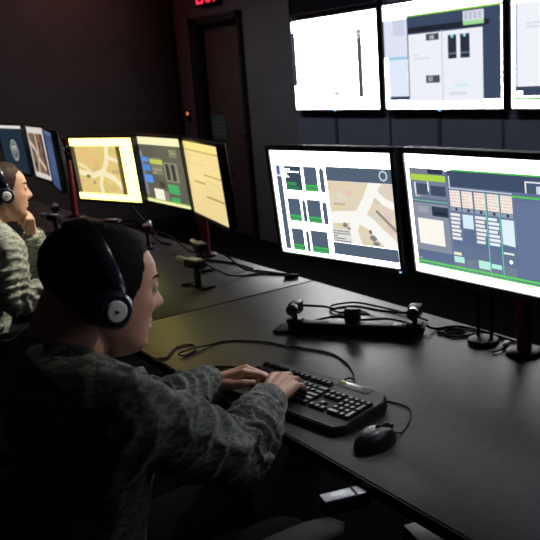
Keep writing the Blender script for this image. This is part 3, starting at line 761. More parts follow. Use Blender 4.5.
# ------------------------------------------------------------------ bracket cameras on the far desks
def bracket_camera(label, loc, yaw):
    o = thing('bracket_camera', label, 'camera', loc, (0, 0, yaw), 'bracket cameras')
    b = B().box((0, 0, .004), (.022, .15, .006), bev=.002).box((.0, .065, .006), (.06, .022, .01), bev=.003).box((.0, -.065, .006), (.06, .022, .01), bev=.003)
    b.build('foot', M['pad'], o)
    B().box((0, 0, .035), (.016, .03, .06), bev=.003).cyl((0, 0, .06), (0, 0, .085), .011).build('stem', M['black'], o)
    h = B().box((0, 0.01, .098), (.05, .09, .034), bev=.005).build('camera_body', M['black'], o)
    B().cyl((0, .05, .10), (0, .125, .106), .014).build('lens_barrel', M['bright'], h)['label'] = 'silver barrel'
    B().box((0, .02, .1165), (.04, .07, .003), bev=.001).build('top_plate', M['bright'], h)['label'] = 'silver top plate'
    return o
bracket_camera('small bracket camera with silver barrel nearest the desk seam', (1.49, 2.93, DESK), rad(10))
bracket_camera('small bracket camera under the rightmost yellow monitor', (1.66, 3.20, DESK), rad(-10))
bracket_camera('small bracket camera under the middle of the yellow monitors', (1.70, 3.86, DESK), rad(-30))
bracket_camera('small bracket camera under the yellow road map', (1.66, 4.20, DESK), rad(40))
bracket_camera('small bracket camera just right of the far worker\'s chin', (1.50, 4.70, DESK), rad(20))
bracket_camera('small bracket camera below the blue edge-on monitor', (1.62, 5.05, DESK), rad(-15))
cable('black_cable', 'black cable from the nearest bracket camera back to the desk seam', [(1.52, 2.90, .835), (1.57, 2.90, .80), (1.63, 2.92, .765), (1.70, 2.93), (1.77, 2.90), (1.82, 2.84), (1.845, 2.79)], .004)
cable('black_cable', 'second black cable running beside it to the seam', [(1.69, 3.16, .835), (1.73, 3.10, .80), (1.77, 3.02), (1.80, 2.94), (1.83, 2.85), (1.85, 2.78)], .004)
cable('black_cable', 'black cable crossing behind the bracket cameras', [(1.72, 3.82, .835), (1.77, 3.70, .79), (1.79, 3.58), (1.80, 3.50), (1.74, 3.36), (1.78, 3.24), (1.80, 3.12), (1.80, 3.0)], .004)
cable('black_cable', 'black cable arching over the desk behind the near worker\'s hair', [(1.66, 4.16, .835), (1.70, 4.05, .86), (1.74, 3.98, .83), (1.77, 3.94, .77), (1.79, 3.90), (1.80, 3.8)], .004)
cable('black_cable', 'black cable drooping from the back of the yellow road map monitor', [(1.66, 4.02, 1.05), (1.70, 4.0, .93), (1.76, 3.97, .83), (1.80, 3.95, .76), (1.82, 3.96)], .004)
hb = thing('cable_clip', 'small grey cable clip at the back end of the desk seam', 'clip', (1.83, 2.745, DESK), (0, 0, rad(-20)))
B().box((0, 0, .008), (.06, .022, .014), bev=.004).build('clip_body', M['pad'], hb)

# ------------------------------------------------------------------ computer cases below the near desk
def pc_case(label, loc, yaw, d, m):
    o = thing('computer_case', label, 'computer', loc, (0, 0, yaw))
    B().box((0, 0, .008 + d[2] / 2), d, bev=.004).build('case', m[0], o)
    b = B()
    for sx in (-1, 1):
        for sy in (-1, 1): b.cyl((sx * (d[0] / 2 - .03), sy * (d[1] / 2 - .03), 0), (sx * (d[0] / 2 - .03), sy * (d[1] / 2 - .03), .01), .012)
    b.build('feet', M['rubber'], o)
    B().box((0, 0, .0085 + d[2]), (d[0] - .006, d[1] - .006, .003), bev=.001).build('lid', m[2], o)
    B().box((d[0] * .12, 0, .0095 + d[2]), (.012, d[1] * .93, .003)).build('dark_strip', M['edge'], o)['label'] = 'dark strip across the lid'
    B().box((-d[0] / 2 - .001, 0, .008 + d[2] / 2), (.006, d[1] - .01, d[2] - .012), bev=.002).build('front_panel', m[1], o)
    return o
gb = thing('desk_edge_box', 'small glossy white box fixed to the near desk\'s front edge', 'box', (.920, 1.243, .702), (0, 0, rad(-15)))
B().box((0, 0, .0), (.098, .034, .030), bev=.003).build('case', M['black'], gb)
B().box((0, 0, .0185), (.097, .033, .004), bev=.001).build('lid', M['pcg'], gb)['label'] = 'glossy pale lid'
B().box((.022, 0, .0205), (.006, .032, .002)).build('dark_strip', M['edge'], gb)['label'] = 'dark strip across the lid'
B().box((.047, 0, .004), (.010, .034, .026)).build('hanger', M['black'], gb)
pc_case('dark grey computer case under the desk at the bottom edge', (1.60, 1.68, 0.0), rad(-14), (.17, .16, .145), (M['black'], M['black'], M['pcd']))

# ------------------------------------------------------------------ office chair
def chair(label, loc, yaw):
    o = thing('office_chair', label, 'chair', loc, (0, 0, yaw), 'black office chairs')
    for k in range(5):
        a = 2 * pi * k / 5 + .3
        l = B().hull([((.03 * cos(a), .03 * sin(a), .11), .03), ((.30 * cos(a), .30 * sin(a), .075), .016)]).build('base_leg', M['black'], o)
        B().cyl((.30 * cos(a) - .012 * sin(a), .30 * sin(a) + .012 * cos(a), .03), (.30 * cos(a) + .012 * sin(a), .30 * sin(a) - .012 * cos(a), .03), .03).cyl((.30 * cos(a), .30 * sin(a), .03), (.30 * cos(a), .30 * sin(a), .075), .008).build('caster', M['rubber'], l)
    B().cyl((0, 0, .10), (0, 0, .40), .025).build('gas_lift', M['black'], o)
    B().box((0.02, 0, .425), (.50, .48, .07), bev=.03, seg=4).build('seat', M['fabric'], o)
    def back_f(u, v):
        a = 2 * pi * u; z = .56 + .42 * v
        w = (.225 - .05 * v) ; th = .03
        y = w * (abs(cos(a)) ** .6) * (1 if cos(a) > 0 else -1); x = th * (abs(sin(a)) ** .6) * (1 if sin(a) > 0 else -1)
        return (-.30 - .05 * v + x + .35 * y * y * 1.5, y, z)
    b = B(); R2 = b.grid(back_f, 28, 10); b.bm.faces.new(R2[0][::-1]); b.bm.faces.new(R2[-1])
    bmesh.ops.bevel(b.bm, geom=[e for e in b.bm.edges if len([f for f in e.link_faces if len(f.verts) > 5]) == 1], offset=.02, segments=3, affect='EDGES')
    b.build('backrest', M['fabric'], o)
    B().chain([(-.15, 0, .40), (-.31, 0, .44), (-.345, 0, .75)], [.022, .022, .018]).build('back_bracket', M['black'], o)
    for s in (-1, 1):
        a = B().chain([(.08, s * .22, .41), (.10, s * .285, .45), (.10, s * .285, .672)], [.018, .018, .018]).build('armrest_post', M['black'], o)
        def pad_f(u, v, s=s):
            q = 2 * pi * u; x = -.04 + .43 * v; e = math.sqrt(max(0, 1 - ((v - .5) * 2) ** 6))
            return (x, s * .285 + .042 * e * cos(q), .690 + .018 * e * sin(q) - .012 * max(0, v - .75) ** 1.5 * 4)
        b = B(); R3 = b.grid(pad_f, 20, 18); bmesh.ops.remove_doubles(b.bm, verts=b.bm.verts, dist=1e-5)
        b.build('arm_pad', M['pad'], a)['label'] = 'dark grey arm pad'
    return o
CH = chair('black office chair of the near worker, armrest at the bottom edge', (.50, 1.49, 0), rad(0))
copy_thing(CH, (.66, 3.30, 0), (0, 0, rad(2)), 'black office chair of the far worker at the left edge')

# ------------------------------------------------------------------ people
HT = np.array([  # z, front, back, half width, x of the widest place
    (-.118, .040, .000, .010, .02), (-.112, .066, .010, .022, .03), (-.102, .083, .004, .034, .03), (-.088, .089, -.008, .046, .025), (-.07, .089, -.030, .056, .015),
    (-.05, .091, -.055, .063, .008), (-.03, .092, -.074, .068, .0), (-.01, .093, -.090, .072, -.008), (.012, .092, -.100, .075, -.012), (.035, .093, -.105, .0765, -.012),
    (.06, .087, -.105, .076, -.012), (.085, .074, -.098, .070, -.012), (.105, .056, -.083, .058, -.012), (.120, .036, -.060, .040, -.012), (.128, .018, -.034, .020, -.010), (.1305, .0, -.014, .004, -.009)])
HZ = HT[:, 0].copy(); HT[:, 0] = np.where(HZ > .055, .055 + (HZ - .055) * .76, HZ)
ZTOP = float(HT[-1, 0])
def head_pt(th, z, female=False):
    f, bk, w, xc = [np.interp(z, HT[:, 0], HT[:, i]) for i in (1, 2, 3, 4)]
    c, s = cos(th), sin(th)
    if c >= 0: x = xc + (f - xc) * c ** .85; 
    else: x = xc - (xc - bk) * (-c) ** .9
    y = w * (abs(s) ** .92) * (1 if s > 0 else -1)
    g = lambda q, m, sg: math.exp(-((q - m) / sg) ** 2)
    if c > 0:
        k = .9 if female else 1.0
        nz = float(np.interp(z, [-.037, -.031, -.024, -.016, .004, .022, .032], [0, .013, .0265, .0295, .0155, .0035, 0])) * k
        nw = float(np.interp(z, [-.035, -.02, .0, .025], [.0145, .0155, .0105, .009]))
        x += nz * g(y, 0, nw)
        x += (.006 * g(z, -.047, .0055) + .0065 * g(z, -.0605, .006) - .003 * g(z, -.0535, .003)) * g(y, 0, .021)
        x += .007 * g(z, -.092, .012) * g(y, 0, .022) - .003 * g(z, -.074, .006) * g(y, 0, .025)
        for sy in (-1, 1):
            x -= .0095 * g(y, sy * .032, .016) * g(z, .014, .012)
            x += (.002 if female else .0045) * g(y, sy * .028, .02) * g(z, .034, .008)
            x += .004 * g(y, sy * .047, .016) * g(z, -.012, .015)
            x -= .003 * g(y, sy * .045, .012) * g(z, -.052, .015)
    return Vector((x, y, z))

def person(root, cfg):
    """one continuous body grown from joints; clothes, hair and eyes are children"""
    o = cfg['head']; off = root.location
    tilt, yaw, sc = cfg['tilt'], cfg['yaw'], cfg['scale']
    Hm = Matrix.Translation(o) @ Matrix.Rotation(yaw, 4, 'Z') @ Matrix.Rotation(tilt, 4, 'Y') @ Matrix.Diagonal((sc, sc, sc, 1))
    fem = cfg['female']
    J = {k: Vector(v) for k, v in cfg['J'].items()}
    b = B()
    ZS = sorted(set(list(np.linspace(-.118, ZTOP, 110))))
    b_rows = []
    for z in ZS:
        b_rows.append([b.bm.verts.new(Hm @ head_pt(2 * pi * i / 120, float(z), fem)) for i in range(120)])
    for j in range(len(b_rows) - 1):
        for i in range(120): b.bm.faces.new((b_rows[j][i], b_rows[j][(i + 1) % 120], b_rows[j + 1][(i + 1) % 120], b_rows[j + 1][i]))
    b.bm.faces.new(b_rows[0][::-1]); b.bm.faces.new(b_rows[-1])
    for s in (-1, 1): b.sph(Hm @ Vector((.0772, s * .0320, .0175)), .0125 * sc, 3); b.sph(Hm @ Vector((.0765, s * .0320, .0085)), .0115 * sc, 3)
    # ears
    for s in (-1, 1):
        R = (Hm.to_3x3().normalized() @ Matrix.Rotation(s * rad(-18), 3, 'Z') @ Matrix.Rotation(rad(-10), 3, 'Y'))
        b.sph(Hm @ Vector((-.012, s * .078, .002)), (.019, .007, .032), 2, R); b.sph(Hm @ Vector((-.008, s * .076, -.02)), (.011, .007, .014), 2, R)
    # neck
    nk = cfg['neck_r']
    b.hull([(Hm @ Vector((-.022, 0, -.035)), (nk, nk * .98, nk)), (Hm @ Vector((-.05, 0, .0)), nk * .92), (J['neck'], nk * 1.1), (J['neck'] + Vector((-.03, 0, 0)), nk * 1.05)], 3)
    # trunk
    ch, pv = J['chest'], J['pelvis']
    b.hull([(J['neck'] + Vector((-.02, 0, -.03)), .055), (J['shr'], .05), (J['shl'], .05), (ch, (.095, .14, .11))])
    b.hull([(ch, (.10, .145, .12)), (ch.lerp(pv, .6), (.10, .13, .1))]); b.hull([(ch.lerp(pv, .6), (.10, .13, .1)), (pv, (.115, .16, .10))])
    for s in ('r', 'l'):
        b.chain([J['sh' + s], J['el' + s], J['wr' + s]], [.047, .037, .025])
        # thicker forearm belly
        b.hull([(J['el' + s], .037), (J['el' + s].lerp(J['wr' + s], .3), .040), (J['wr' + s], .025)])
        b.chain([J['hip' + s], J['kn' + s], J['an' + s]], [.082, .055, .038])
        b.hull([(J['an' + s] + Vector((-.03, 0, -.035)), .032), (J['an' + s] + Vector((.14, 0, -.045)), .024)])
        hand(b, J['wr' + s], cfg['hand' + s], 1 if s == 'l' else -1)
    vox = cfg['voxel']
    def bd(p, n): return 0.0
    body = b.build('body', cfg['skin'], root, off=off, remesh=vox, smoothing=3)
    # eyes, brows
    for s in (-1, 1):
        e = B().sph(Hm @ Vector((.0772, s * .032, .0120)), .0118 * sc, 3).build('eye', M['eye'], root, off=off)
        B().sph(Hm @ Vector((.0836, s * .0325, .0112)), (.0060 * sc), 2).build('iris', M['iris'], e, off=off)
        q = B()
        pts = [Hm @ (head_pt(math.asin(min(.99, (.012 + .042 * k / 8) / .0765)) * s, .031 + .006 * sin(pi * (k / 8) * .8), fem) + Vector((-.0016, 0, 0))) for k in range(9)]
        q.tube(pts, [.0022, .0036, .004, .004, .0038, .0034, .003, .0022, .0012], 8); q.build('eyebrow', cfg['hairmat'], root, off=off)
        q = B(); pts = [Hm @ Vector((.0908 - .05 * (k / 8 - .45) ** 2, s * (.020 + .024 * k / 8), .0148 - .012 * (k / 8 - .5) ** 2)) for k in range(9)]
        q.tube(pts, .0011, 6); q.build('eyelash', M['hair'], root, off=off)
    # lips
    for zz, hh in ((-.0475, .0035), (-.0595, .004)):
        q = B(); pts = []
        for k in range(11):
            th = math.asin((-.023 + .046 * k / 10) / .0667)
            pts.append(Hm @ (head_pt(th, zz + (.002 if zz > -.05 else -.002) * (-(abs(k - 5) / 5) ** 2) * (1 if zz > -.05 else -1), fem) + Vector((-.0022, 0, 0))))
        q.tube(pts, [hh * (.25 + .75 * math.sqrt(max(0, 1 - ((k - 5) / 5.2) ** 2))) * sc for k in range(11)], 8); q.build('lip', M['lip'], root, off=off)
    return Hm, J, body

def hand(b, wr, h, side):
    """palm, four bent fingers and a thumb; h: dir (along the fingers), roll, curls"""
    d = Vector(h['dir']).normalized(); up = Vector(h.get('up', (0, 0, 1))); up = (up - d * up.dot(d)).normalized()
    lat = up.cross(d) * side     # towards the thumb: +Y for a right hand pointing to +X when side = -1 -> flipped below
    lat = lat * -1
    k = h.get('scale', 1.0)
    P = lambda x, y, z: wr + (d * x + lat * y + up * z) * k
    kn = [(.088, .030, .006), (.093, .009, .009), (.088, -.012, .007), (.078, -.031, .002)]
    # palm: one slab of four metacarpals plus the two heels
    for (x, y, z) in kn: b.hull([(P(.0, y * .45, 0), .017 * k), (P(x, y, z), .0115 * k)])
    b.hull([(P(.02, .018, -.004), .014 * k), (P(.02, -.018, -.004), .015 * k), (P(.078, .026, 0), .0105 * k), (P(.070, -.028, -.002), .0105 * k)])
    b.hull([(P(.02, .02, -.010), .015 * k), (P(.048, .036, -.012), .0135 * k)])
    L = [(.043, .026, .021), (.048, .029, .022), (.044, .028, .021), (.034, .021, .019)]
    R = [(.0098, .0088, .0080, .0062), (.0100, .0090, .0082, .0064), (.0096, .0087, .0078, .0060), (.0086, .0077, .0070, .0054)]
    for i in range(4):
        a0, spread = h['curl'][i], (.10, .02, -.06, -.15)[i] * h.get('spread', 1)
        ang = -a0[0]; p = Vector(kn[i]); pts = [p.copy()]
        for j in range(3):
            ang = -sum(a0[:j + 1])
            p = p + Vector((cos(ang) * cos(spread), sin(spread) * cos(ang), sin(ang))) * L[i][j]; pts.append(p.copy())
        b.chain([P(*q) for q in pts], [r * k for r in R[i]])
    th = h.get('thumb', [(.022, .022, -.008), (.056, .050, -.012), (.084, .058, -.014), (.106, .056, -.018)])
    b.chain([P(*q) for q in th], [.0155 * k, .0125 * k, .0105 * k, .0072 * k])

def fold_fn(J, amp, seed):
    segs = []
    for s in ('r', 'l'):
        segs.append((J['sh' + s], J['el' + s])); segs.append((J['el' + s], J['wr' + s]))
    def f(p, n):
        q = p * 9 + Vector((seed, 0, 0))
        d = noise.noise(Vector((q.x * .8, q.y * .8, q.z * 1.6))) * amp * .9
        d += (1 - abs(noise.noise(p * 16 + Vector((seed, 3, 1)))) * 2.2) * amp * .45
        for i, (a, c) in enumerate(segs):
            ax = c - a; t = (p - a).dot(ax) / ax.dot(ax)
            if -.1 < t < 1.1:
                r = (p - a - ax * t); 
                if r.length < .10:
                    w = noise.noise(p * 11 + Vector((i * 3.1 + seed, 0, 0)))
                    near = 1 - abs((t - 1) if i % 2 == 0 else t) * 1.1
                    ph = t * 34 + w * 5 + math.atan2(r.z, r.x + r.y) * 1.2
                    d += amp * (.35 + .85 * max(0, near)) * (1 - abs(sin(ph / 2)) * 1.6) * .8
        return d
    return f

def jacket(root, J, m, arm_r, voxel, amp, seed, cuff_dirs):
    off = root.location; b = B(); ch, pv = J['chest'], J['pelvis']
    ra, re, rw = arm_r
    b.hull([(J['neck'] + Vector((-.038, 0, .012)), (.070, .088, .052)), (J['neck'] + Vector((-.045, .01, -.05)), (.085, .12, .06)), (J['shr'], ra), (J['shl'], ra), (ch, (.125, .165, .12))])
    b.hull([(ch, (.13, .17, .12)), (ch.lerp(pv, .55), (.135, .16, .12))]); b.hull([(ch.lerp(pv, .55), (.135, .16, .12)), (pv + Vector((0, 0, .03)), (.15, .19, .10))])
    for s in ('r', 'l'):
        b.chain([J['sh' + s], J['sh' + s].lerp(J['el' + s], .5), J['el' + s]], [ra, ra * .94, re])
        w2 = J['el' + s].lerp(J['wr' + s], .90)
        b.chain([J['el' + s], J['el' + s].lerp(J['wr' + s], .35), w2], [re, re * 1.0, rw])
    o = b.build('jacket', m, root, off=off, remesh=voxel, smoothing=3, disp=fold_fn(J, amp, seed))
    for s in ('r', 'l'):
        d = (J['wr' + s] - J['el' + s]).normalized(); c = J['el' + s].lerp(J['wr' + s], .885)
        rot = d.to_track_quat('Z', 'Y').to_matrix().to_4x4()
        B().lathe([(rw * .86, -.03), (rw * 1.03, -.032), (rw * 1.10, -.024), (rw * 1.09, .018), (rw * 1.02, .026), (rw * .86, .024), (rw * .80, .0)], Matrix.Translation(c) @ rot, 32).build('cuff', m, o, off=off)
    return o

def collar(root, J, Hm, m, jk, r0):
    off = root.location
    c0 = J['neck'] + Vector((-.020, 0, .010))
    def f(u, v):
        a = 2 * pi * u; open_ = .5 + .5 * cos(a)
        q = abs(v * 2 - 1); outer = v < .5
        hgt = .080 * (1 - .50 * open_)
        z = hgt * (v * 2 if outer else 2 - v * 2)
        rr = r0 + (.016 if outer else 0.002) + (.012 * (1 - z / .05) if outer else 0)
        p = Vector((cos(a) * rr * 1.02 + .015 * open_ * (1 - z / .06), sin(a) * rr, z - .035 * open_))
        return c0 + p
    b = B(); b.grid(f, 48, 12)
    return b.build('collar', m, jk, off=off, remesh=.004, smoothing=1)

def hair_cap(root, Hm, m, fn, name='hair'):
    """closed shell over the skull: fn(theta, z) -> thickness (0 = no hair)"""
    off = root.location; b = B(); nu, nv = 120, 80
    zs = np.linspace(-.085, ZTOP, nv); out = []; inn = []
    for z in zs:
        ro, ri = [], []
        for i in range(nu):
            th = 2 * pi * i / nu; p = head_pt(th, float(z)); t = fn(th, float(z))
            c = Vector((-.01, 0, .03)); n = (p - c).normalized()
            ro.append(b.bm.verts.new(Hm @ (p + n * t))); ri.append(b.bm.verts.new(Hm @ (p - n * .006)))
        out.append(ro); inn.append(ri)
    th_ok = lambda j, i: fn(2 * pi * (i % nu + .5) / nu, float(zs[j])) > .0008
    for j in range(nv - 1):
        for i in range(nu):
            if th_ok(j, i) or th_ok(j + 1, i):
                k = (i + 1) % nu
                b.bm.faces.new((out[j][i], out[j][k], out[j + 1][k], out[j + 1][i])); b.bm.faces.new((inn[j][i], inn[j + 1][i], inn[j + 1][k], inn[j][k]))
    b.bm.faces.new(out[-1]); b.bm.faces.new(inn[-1][::-1])
    bnd = [e for e in b.bm.edges if len(e.link_faces) == 1]
    mp = {}
    for j in range(nv):
        for i in range(nu): mp[out[j][i]] = inn[j][i]
    for e in bnd:
        a, c = e.verts
        if a in mp and c in mp:
            try: b.bm.faces.new((a, c, mp[c], mp[a]))
            except ValueError: pass
    loose = [v for v in b.bm.verts if not v.link_faces]; bmesh.ops.delete(b.bm, geom=loose, context='VERTS')
    return b.build(name, m, root, off=off, angle=180)

def headset(label, Hm, capm, sx=-.018, sz=-.014, lean=20):
    h = thing('headset', label, 'headset', Hm.translation, (0, 0, 0), 'headsets'); off = h.location
    Rm = Hm.to_3x3().normalized().to_4x4(); s0 = Hm.to_3x3().col[0].length
    T = Matrix.Translation(Hm.translation) @ Rm @ Matrix.Diagonal((s0, s0, s0, 1)) @ Matrix.Rotation(rad(-lean), 4, 'Y')
    T0 = Matrix.Translation(Hm.translation) @ Rm @ Matrix.Diagonal((s0, s0, s0, 1))
    def band(u, v):
        # v runs ear to ear over the crown, u round the strap's section
        a = pi * v; q = 2 * pi * u
        y = -.092 * cos(a); z = sz + .03 + (.128 - sz - .025) * sin(a) ** .85
        x = sx + .016 - .012 * sin(a)
        w = .0115 + .005 * sin(a); th = .0045
        n = Vector((0, -cos(a) * .8, sin(a) + .15)).normalized()
        return T @ (Vector((x + w * (abs(cos(q)) ** .7) * (1 if cos(q) > 0 else -1), y, z)) + n * th * (abs(sin(q)) ** .7) * (1 if sin(q) > 0 else -1))
    b = B(); R_ = b.grid(band, 16, 48); b.bm.faces.new(R_[0][::-1]); b.bm.faces.new(R_[-1]); b.build('headband', M['gloss'], h, off=off)
    for s in (-1, 1):
        rot = T0 @ Matrix.Translation((sx, s * .079, sz)) @ Matrix.Rotation(-s * pi / 2, 4, 'X')
        c = B().lathe([(.012, -.004), (.030, -.004), (.035, .002), (.034, .010), (.030, .014), (0, .014)], rot, 32).build('ear_cushion', M['fabric'], h, off=off)
        c2 = B().lathe([(.0, .012), (.031, .012), (.034, .016), (.033, .024), (.027, .030), (0, .031)], rot, 32).build('ear_cup', M['gloss'], h, off=off)
        B().lathe([(0, .029), (.0185, .029), (.0185, .032), (.016, .035), (0, .0365)], rot, 28).build('cap', capm, c2, off=off)['label'] = 'pale round cap'
        if s < 0:
            B().prism([(-.004, -.004), (.005, 0), (-.004, .004)], .0362, .0368, rot).build('cap_mark', M['edge'], c2, off=off, smooth=False)['label'] = 'small dark triangle'
        # yoke joining band and cup
        B().hull([(T @ Vector((sx + .016, s * .0925, sz + .04)), .008), (T0 @ Vector((sx + .014, s * .099, sz + .014)), .010)]).build('yoke', M['gloss'], c2, off=off)
    return h

# ---- the near worker
man = thing('person', 'person in grey camouflage uniform and black headset typing at the near desk', 'person', (.42, 1.42, 0.0))
TY = [(.30, .55, .35), (.32, .60, .35), (.35, .62, .35), (.40, .60, .35)]
cfg = dict(head=Vector((.514, 1.40, 1.217)), tilt=rad(13), yaw=rad(0), scale=1.05, female=False, neck_r=.058, voxel=.0032, skin=M['skin'], hairmat=M['hair'],
    J=dict(neck=(.436, 1.405, 1.110), chest=(.445, 1.42, .91), pelvis=(.36, 1.45, .555),
           shr=(.462, 1.265, 1.035), shl=(.452, 1.575, 1.035), elr=(.748, 1.375, .815), ell=(.70, 1.70, .82), wrr=(.978, 1.605, .803), wrl=(.925, 1.80, .806),
           hipr=(.38, 1.36, .56), hipl=(.38, 1.54, .56), knr=(.82, 1.33, .585), knl=(.82, 1.60, .585), anr=(.86, 1.33, .085), anl=(.86, 1.60, .085)),
    handr=dict(dir=(.86, .52, .10), up=(-.10, -.22, 1), curl=[(.42, .42, .25), (.42, .45, .25), (.45, .48, .25), (.5, .48, .25)], scale=1.10),
    handl=dict(dir=(.80, -.55, .22), up=(-.05, .25, 1), curl=[(.42, .30, .2), (.62, .62, .3), (.72, .70, .35), (.8, .7, .35)], scale=1.08))
Hm, J, _ = person(man, cfg)
jk = jacket(man, J, M['camo'], (.080, .066, .046), .005, .0115, 2.0, None)
collar(man, J, Hm, M['camo'], jk, .076)
off = man.location
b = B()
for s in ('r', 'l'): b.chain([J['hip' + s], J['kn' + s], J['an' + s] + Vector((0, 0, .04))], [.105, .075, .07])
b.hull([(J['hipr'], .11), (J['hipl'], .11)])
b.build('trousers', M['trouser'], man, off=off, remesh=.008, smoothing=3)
for s in ('r', 'l'):
    a = J['an' + s]; B().hull([(a + Vector((0, 0, .08)), .055), (a + Vector((-.02, 0, -.03)), .05)]).hull([(a + Vector((-.03, 0, -.04)), (.05, .045, .042)), (a + Vector((.16, 0, -.045)), (.05, .045, .037))]).build('boot', M['black'], man, off=off, remesh=.006, smoothing=2)
def man_hair(th, z):
    th = (th + pi) % (2 * pi) - pi; a = abs(th)
    # hairline: high at the forehead, a short sideburn at the ear, low nape
    hl = float(np.interp(a, [0, .7, 1.0, 1.12, 1.2, 1.3, 1.5, 1.7, 1.95, 2.3, pi], [.083, .082, .076, .058, .012, -.010, -.018, .002, -.025, -.06, -.07]))
    d = z - hl
    if d <= 0: return 0.0
    fade = float(np.interp(z, [-.07, .0, .04, .08, .12], [.003, .005, .010, .010, .009]))
    return fade * min(1, d / .012 + .15) + .0012 * noise.noise(Vector((cos(th) * 7, sin(th) * 7, z * 90)))
hair_cap(man, Hm, M['hair'], man_hair)
headset('black headset with silver ear cap worn by the near worker', Hm, M['silver'])

# ---- the far worker
wo = thing('person', 'person in green camouflage and headset resting chin on hand, left edge', 'person', (.70, 3.25, 0.0))
cfg2 = dict(head=Vector((.843, 3.25, 1.203)), tilt=rad(5), yaw=rad(-4), scale=.98, female=True, neck_r=.049, voxel=.0045, skin=M['skin2'], hairmat=M['hair2'],
    J=dict(neck=(.780, 3.25, 1.075), chest=(.745, 3.26, .91), pelvis=(.60, 3.28, .555),
           shr=(.785, 3.10, 1.00), shl=(.78, 3.40, 1.01), elr=(.775, 3.02, .825), ell=(1.02, 3.37, .80), wrr=(1.00, 3.10, .80), wrl=(.945, 3.30, 1.015),
           hipr=(.62, 3.20, .56), hipl=(.62, 3.36, .56), knr=(1.02, 3.19, .575), knl=(1.02, 3.42, .575), anr=(1.05, 3.19, .085), anl=(1.05, 3.42, .085)),
    handr=dict(dir=(.95, .2, -.02), up=(0, -.1, 1), curl=TY, scale=.92),
    handl=dict(dir=(-.12, -.22, .95), up=(.95, .2, .15), curl=[(.9, 1.1, .6), (1.0, 1.2, .6), (1.1, 1.2, .6), (1.2, 1.2, .6)], scale=.90, thumb=[(.022, .022, -.008), (.05, .042, -.012), (.07, .045, -.02), (.085, .038, -.03)]))
Hm2, J2, _ = person(wo, cfg2)
jk2 = jacket(wo, J2, M['camo2'], (.074, .060, .042), .006, .009, 5.0, None)
collar(wo, J2, Hm2, M['camo2'], jk2, .062)
off2 = wo.location
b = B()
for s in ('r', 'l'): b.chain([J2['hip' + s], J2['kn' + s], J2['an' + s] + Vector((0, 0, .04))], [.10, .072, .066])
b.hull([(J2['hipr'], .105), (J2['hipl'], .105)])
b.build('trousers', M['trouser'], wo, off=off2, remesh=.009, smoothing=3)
for s in ('r', 'l'):
    a = J2['an' + s]; B().hull([(a + Vector((0, 0, .08)), .05), (a + Vector((-.02, 0, -.03)), .046)]).hull([(a + Vector((-.03, 0, -.042)), (.046, .042, .040)), (a + Vector((.14, 0, -.047)), (.046, .042, .035))]).build('boot', M['black'], wo, off=off2, remesh=.007, smoothing=2)
def wo_hair(th, z):
    th = (th + pi) % (2 * pi) - pi; a = abs(th)
    hl = float(np.interp(a, [0, .6, .95, 1.1, 1.25, 1.4, 1.6, 2.0, pi], [.088, .086, .076, .056, .02, -.01, -.02, -.045, -.06]))
    d = z - hl
    if d <= 0: return 0.0
    return .010 * min(1, d / .018 + .1) + .0012 * noise.noise(Vector((cos(th) * 5, sin(th) * 5, z * 50)))
hc = hair_cap(wo, Hm2, M['hair2'], wo_hair)
B().sph(Hm2 @ Vector((-.115, 0, .045)), (.032, .045, .042), 3).build('hair_bun', M['hair2'], wo, off=off2)
headset('black headset with white ear cap worn by the far worker', Hm2, M['white'], -.008, -.006)

# ------------------------------------------------------------------ light and camera
w = bpy.data.worlds.new('World'); SC.world = w; w.use_nodes = True
bg = w.node_tree.nodes['Background']; bg.inputs['Color'].default_value = (0.8, 0.85, 1.0, 1); bg.inputs['Strength'].default_value = 0.0015

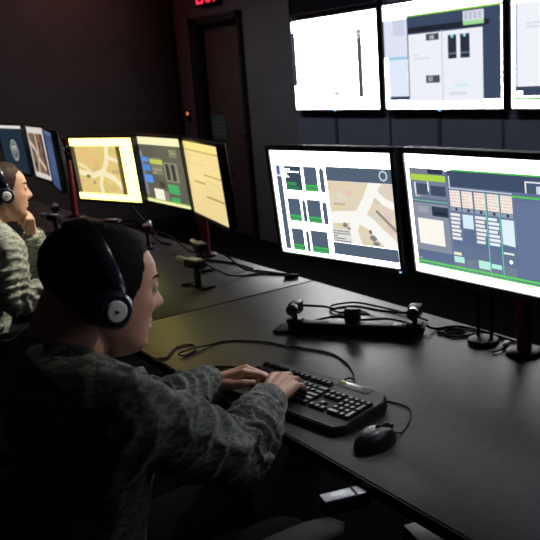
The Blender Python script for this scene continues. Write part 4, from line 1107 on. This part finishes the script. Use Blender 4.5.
def area(name, loc, rot, size, power, col, sy=None):
    l = bpy.data.lights.new(name, 'AREA'); l.energy = power; l.color = col; l.size = size
    if sy: l.shape = 'RECTANGLE'; l.size_y = sy
    o = bpy.data.objects.new(name, l); COL.objects.link(o); o.location = loc; o.rotation_euler = rot; return o
wl = area('added_wall_fill', (2.6, 4.6, 2.78), (0, rad(-43), 0), 0.3, 11.0, (0.86, 0.92, 1.0), 5.0)  # added area light that lifts the display wall; no known fitting
wl.data.spread = rad(75)
def spot(name, loc, to, power, col, deg, size=0.06):
    l = bpy.data.lights.new(name, 'SPOT'); l.energy = power; l.color = col; l.spot_size = rad(deg); l.spot_blend = 0.8; l.shadow_soft_size = size
    o = bpy.data.objects.new(name, l); COL.objects.link(o); o.location = loc
    o.rotation_euler = (Vector(to) - Vector(loc)).to_track_quat('-Z', 'Y').to_euler(); return o
spot('added_spot_far', (2.2, 2.75, 2.70), (.86, 3.2, 1.02), 290, (1.0, 0.93, 0.80), 19)  # added tight spot to brighten the far worker, not a known room lamp
spot('added_spot_near', (2.3, 1.75, 2.70), (.90, 1.54, .92), 72, (0.95, 0.97, 1.0), 26)  # invented source, put in to light the near worker's hands and sleeves
spot('added_spot_head', (2.2, .45, 2.70), (.555, 1.36, 1.18), 64, (1.0, 0.93, 0.86), 8.5)  # made-up narrow light for the near worker's head and ear cap
area('added_red_fill', (2.9, 7.5, 2.78), (0, 0, 0), 0.6, 3.2, (1.0, 0.22, 0.18))  # unseen red light added to tint the left wall

cam = bpy.data.cameras.new('Camera'); co = bpy.data.objects.new('Camera', cam); COL.objects.link(co)
Rm = Matrix(((0.8335797581, 0.1936614435, -0.5173393779), (-0.5469961923, 0.1587145694, -0.8219518544), (-0.077071086, 0.9681450980, 0.2382333246)))
co.matrix_world = Matrix.Translation((0, 0, 1.59)) @ Rm.to_4x4()
cam.sensor_width = 36; cam.lens = 818.3 / 540 * 36; cam.clip_start = 0.02
cam.dof.use_dof = True; cam.dof.focus_distance = 2.1; cam.dof.aperture_fstop = 7.0
SC.camera = co
SC.view_settings.view_transform = 'Standard'; SC.view_settings.look = 'None'; SC.view_settings.gamma = 1; SC.view_settings.use_curve_mapping = False
SC.view_settings.exposure = 0.0
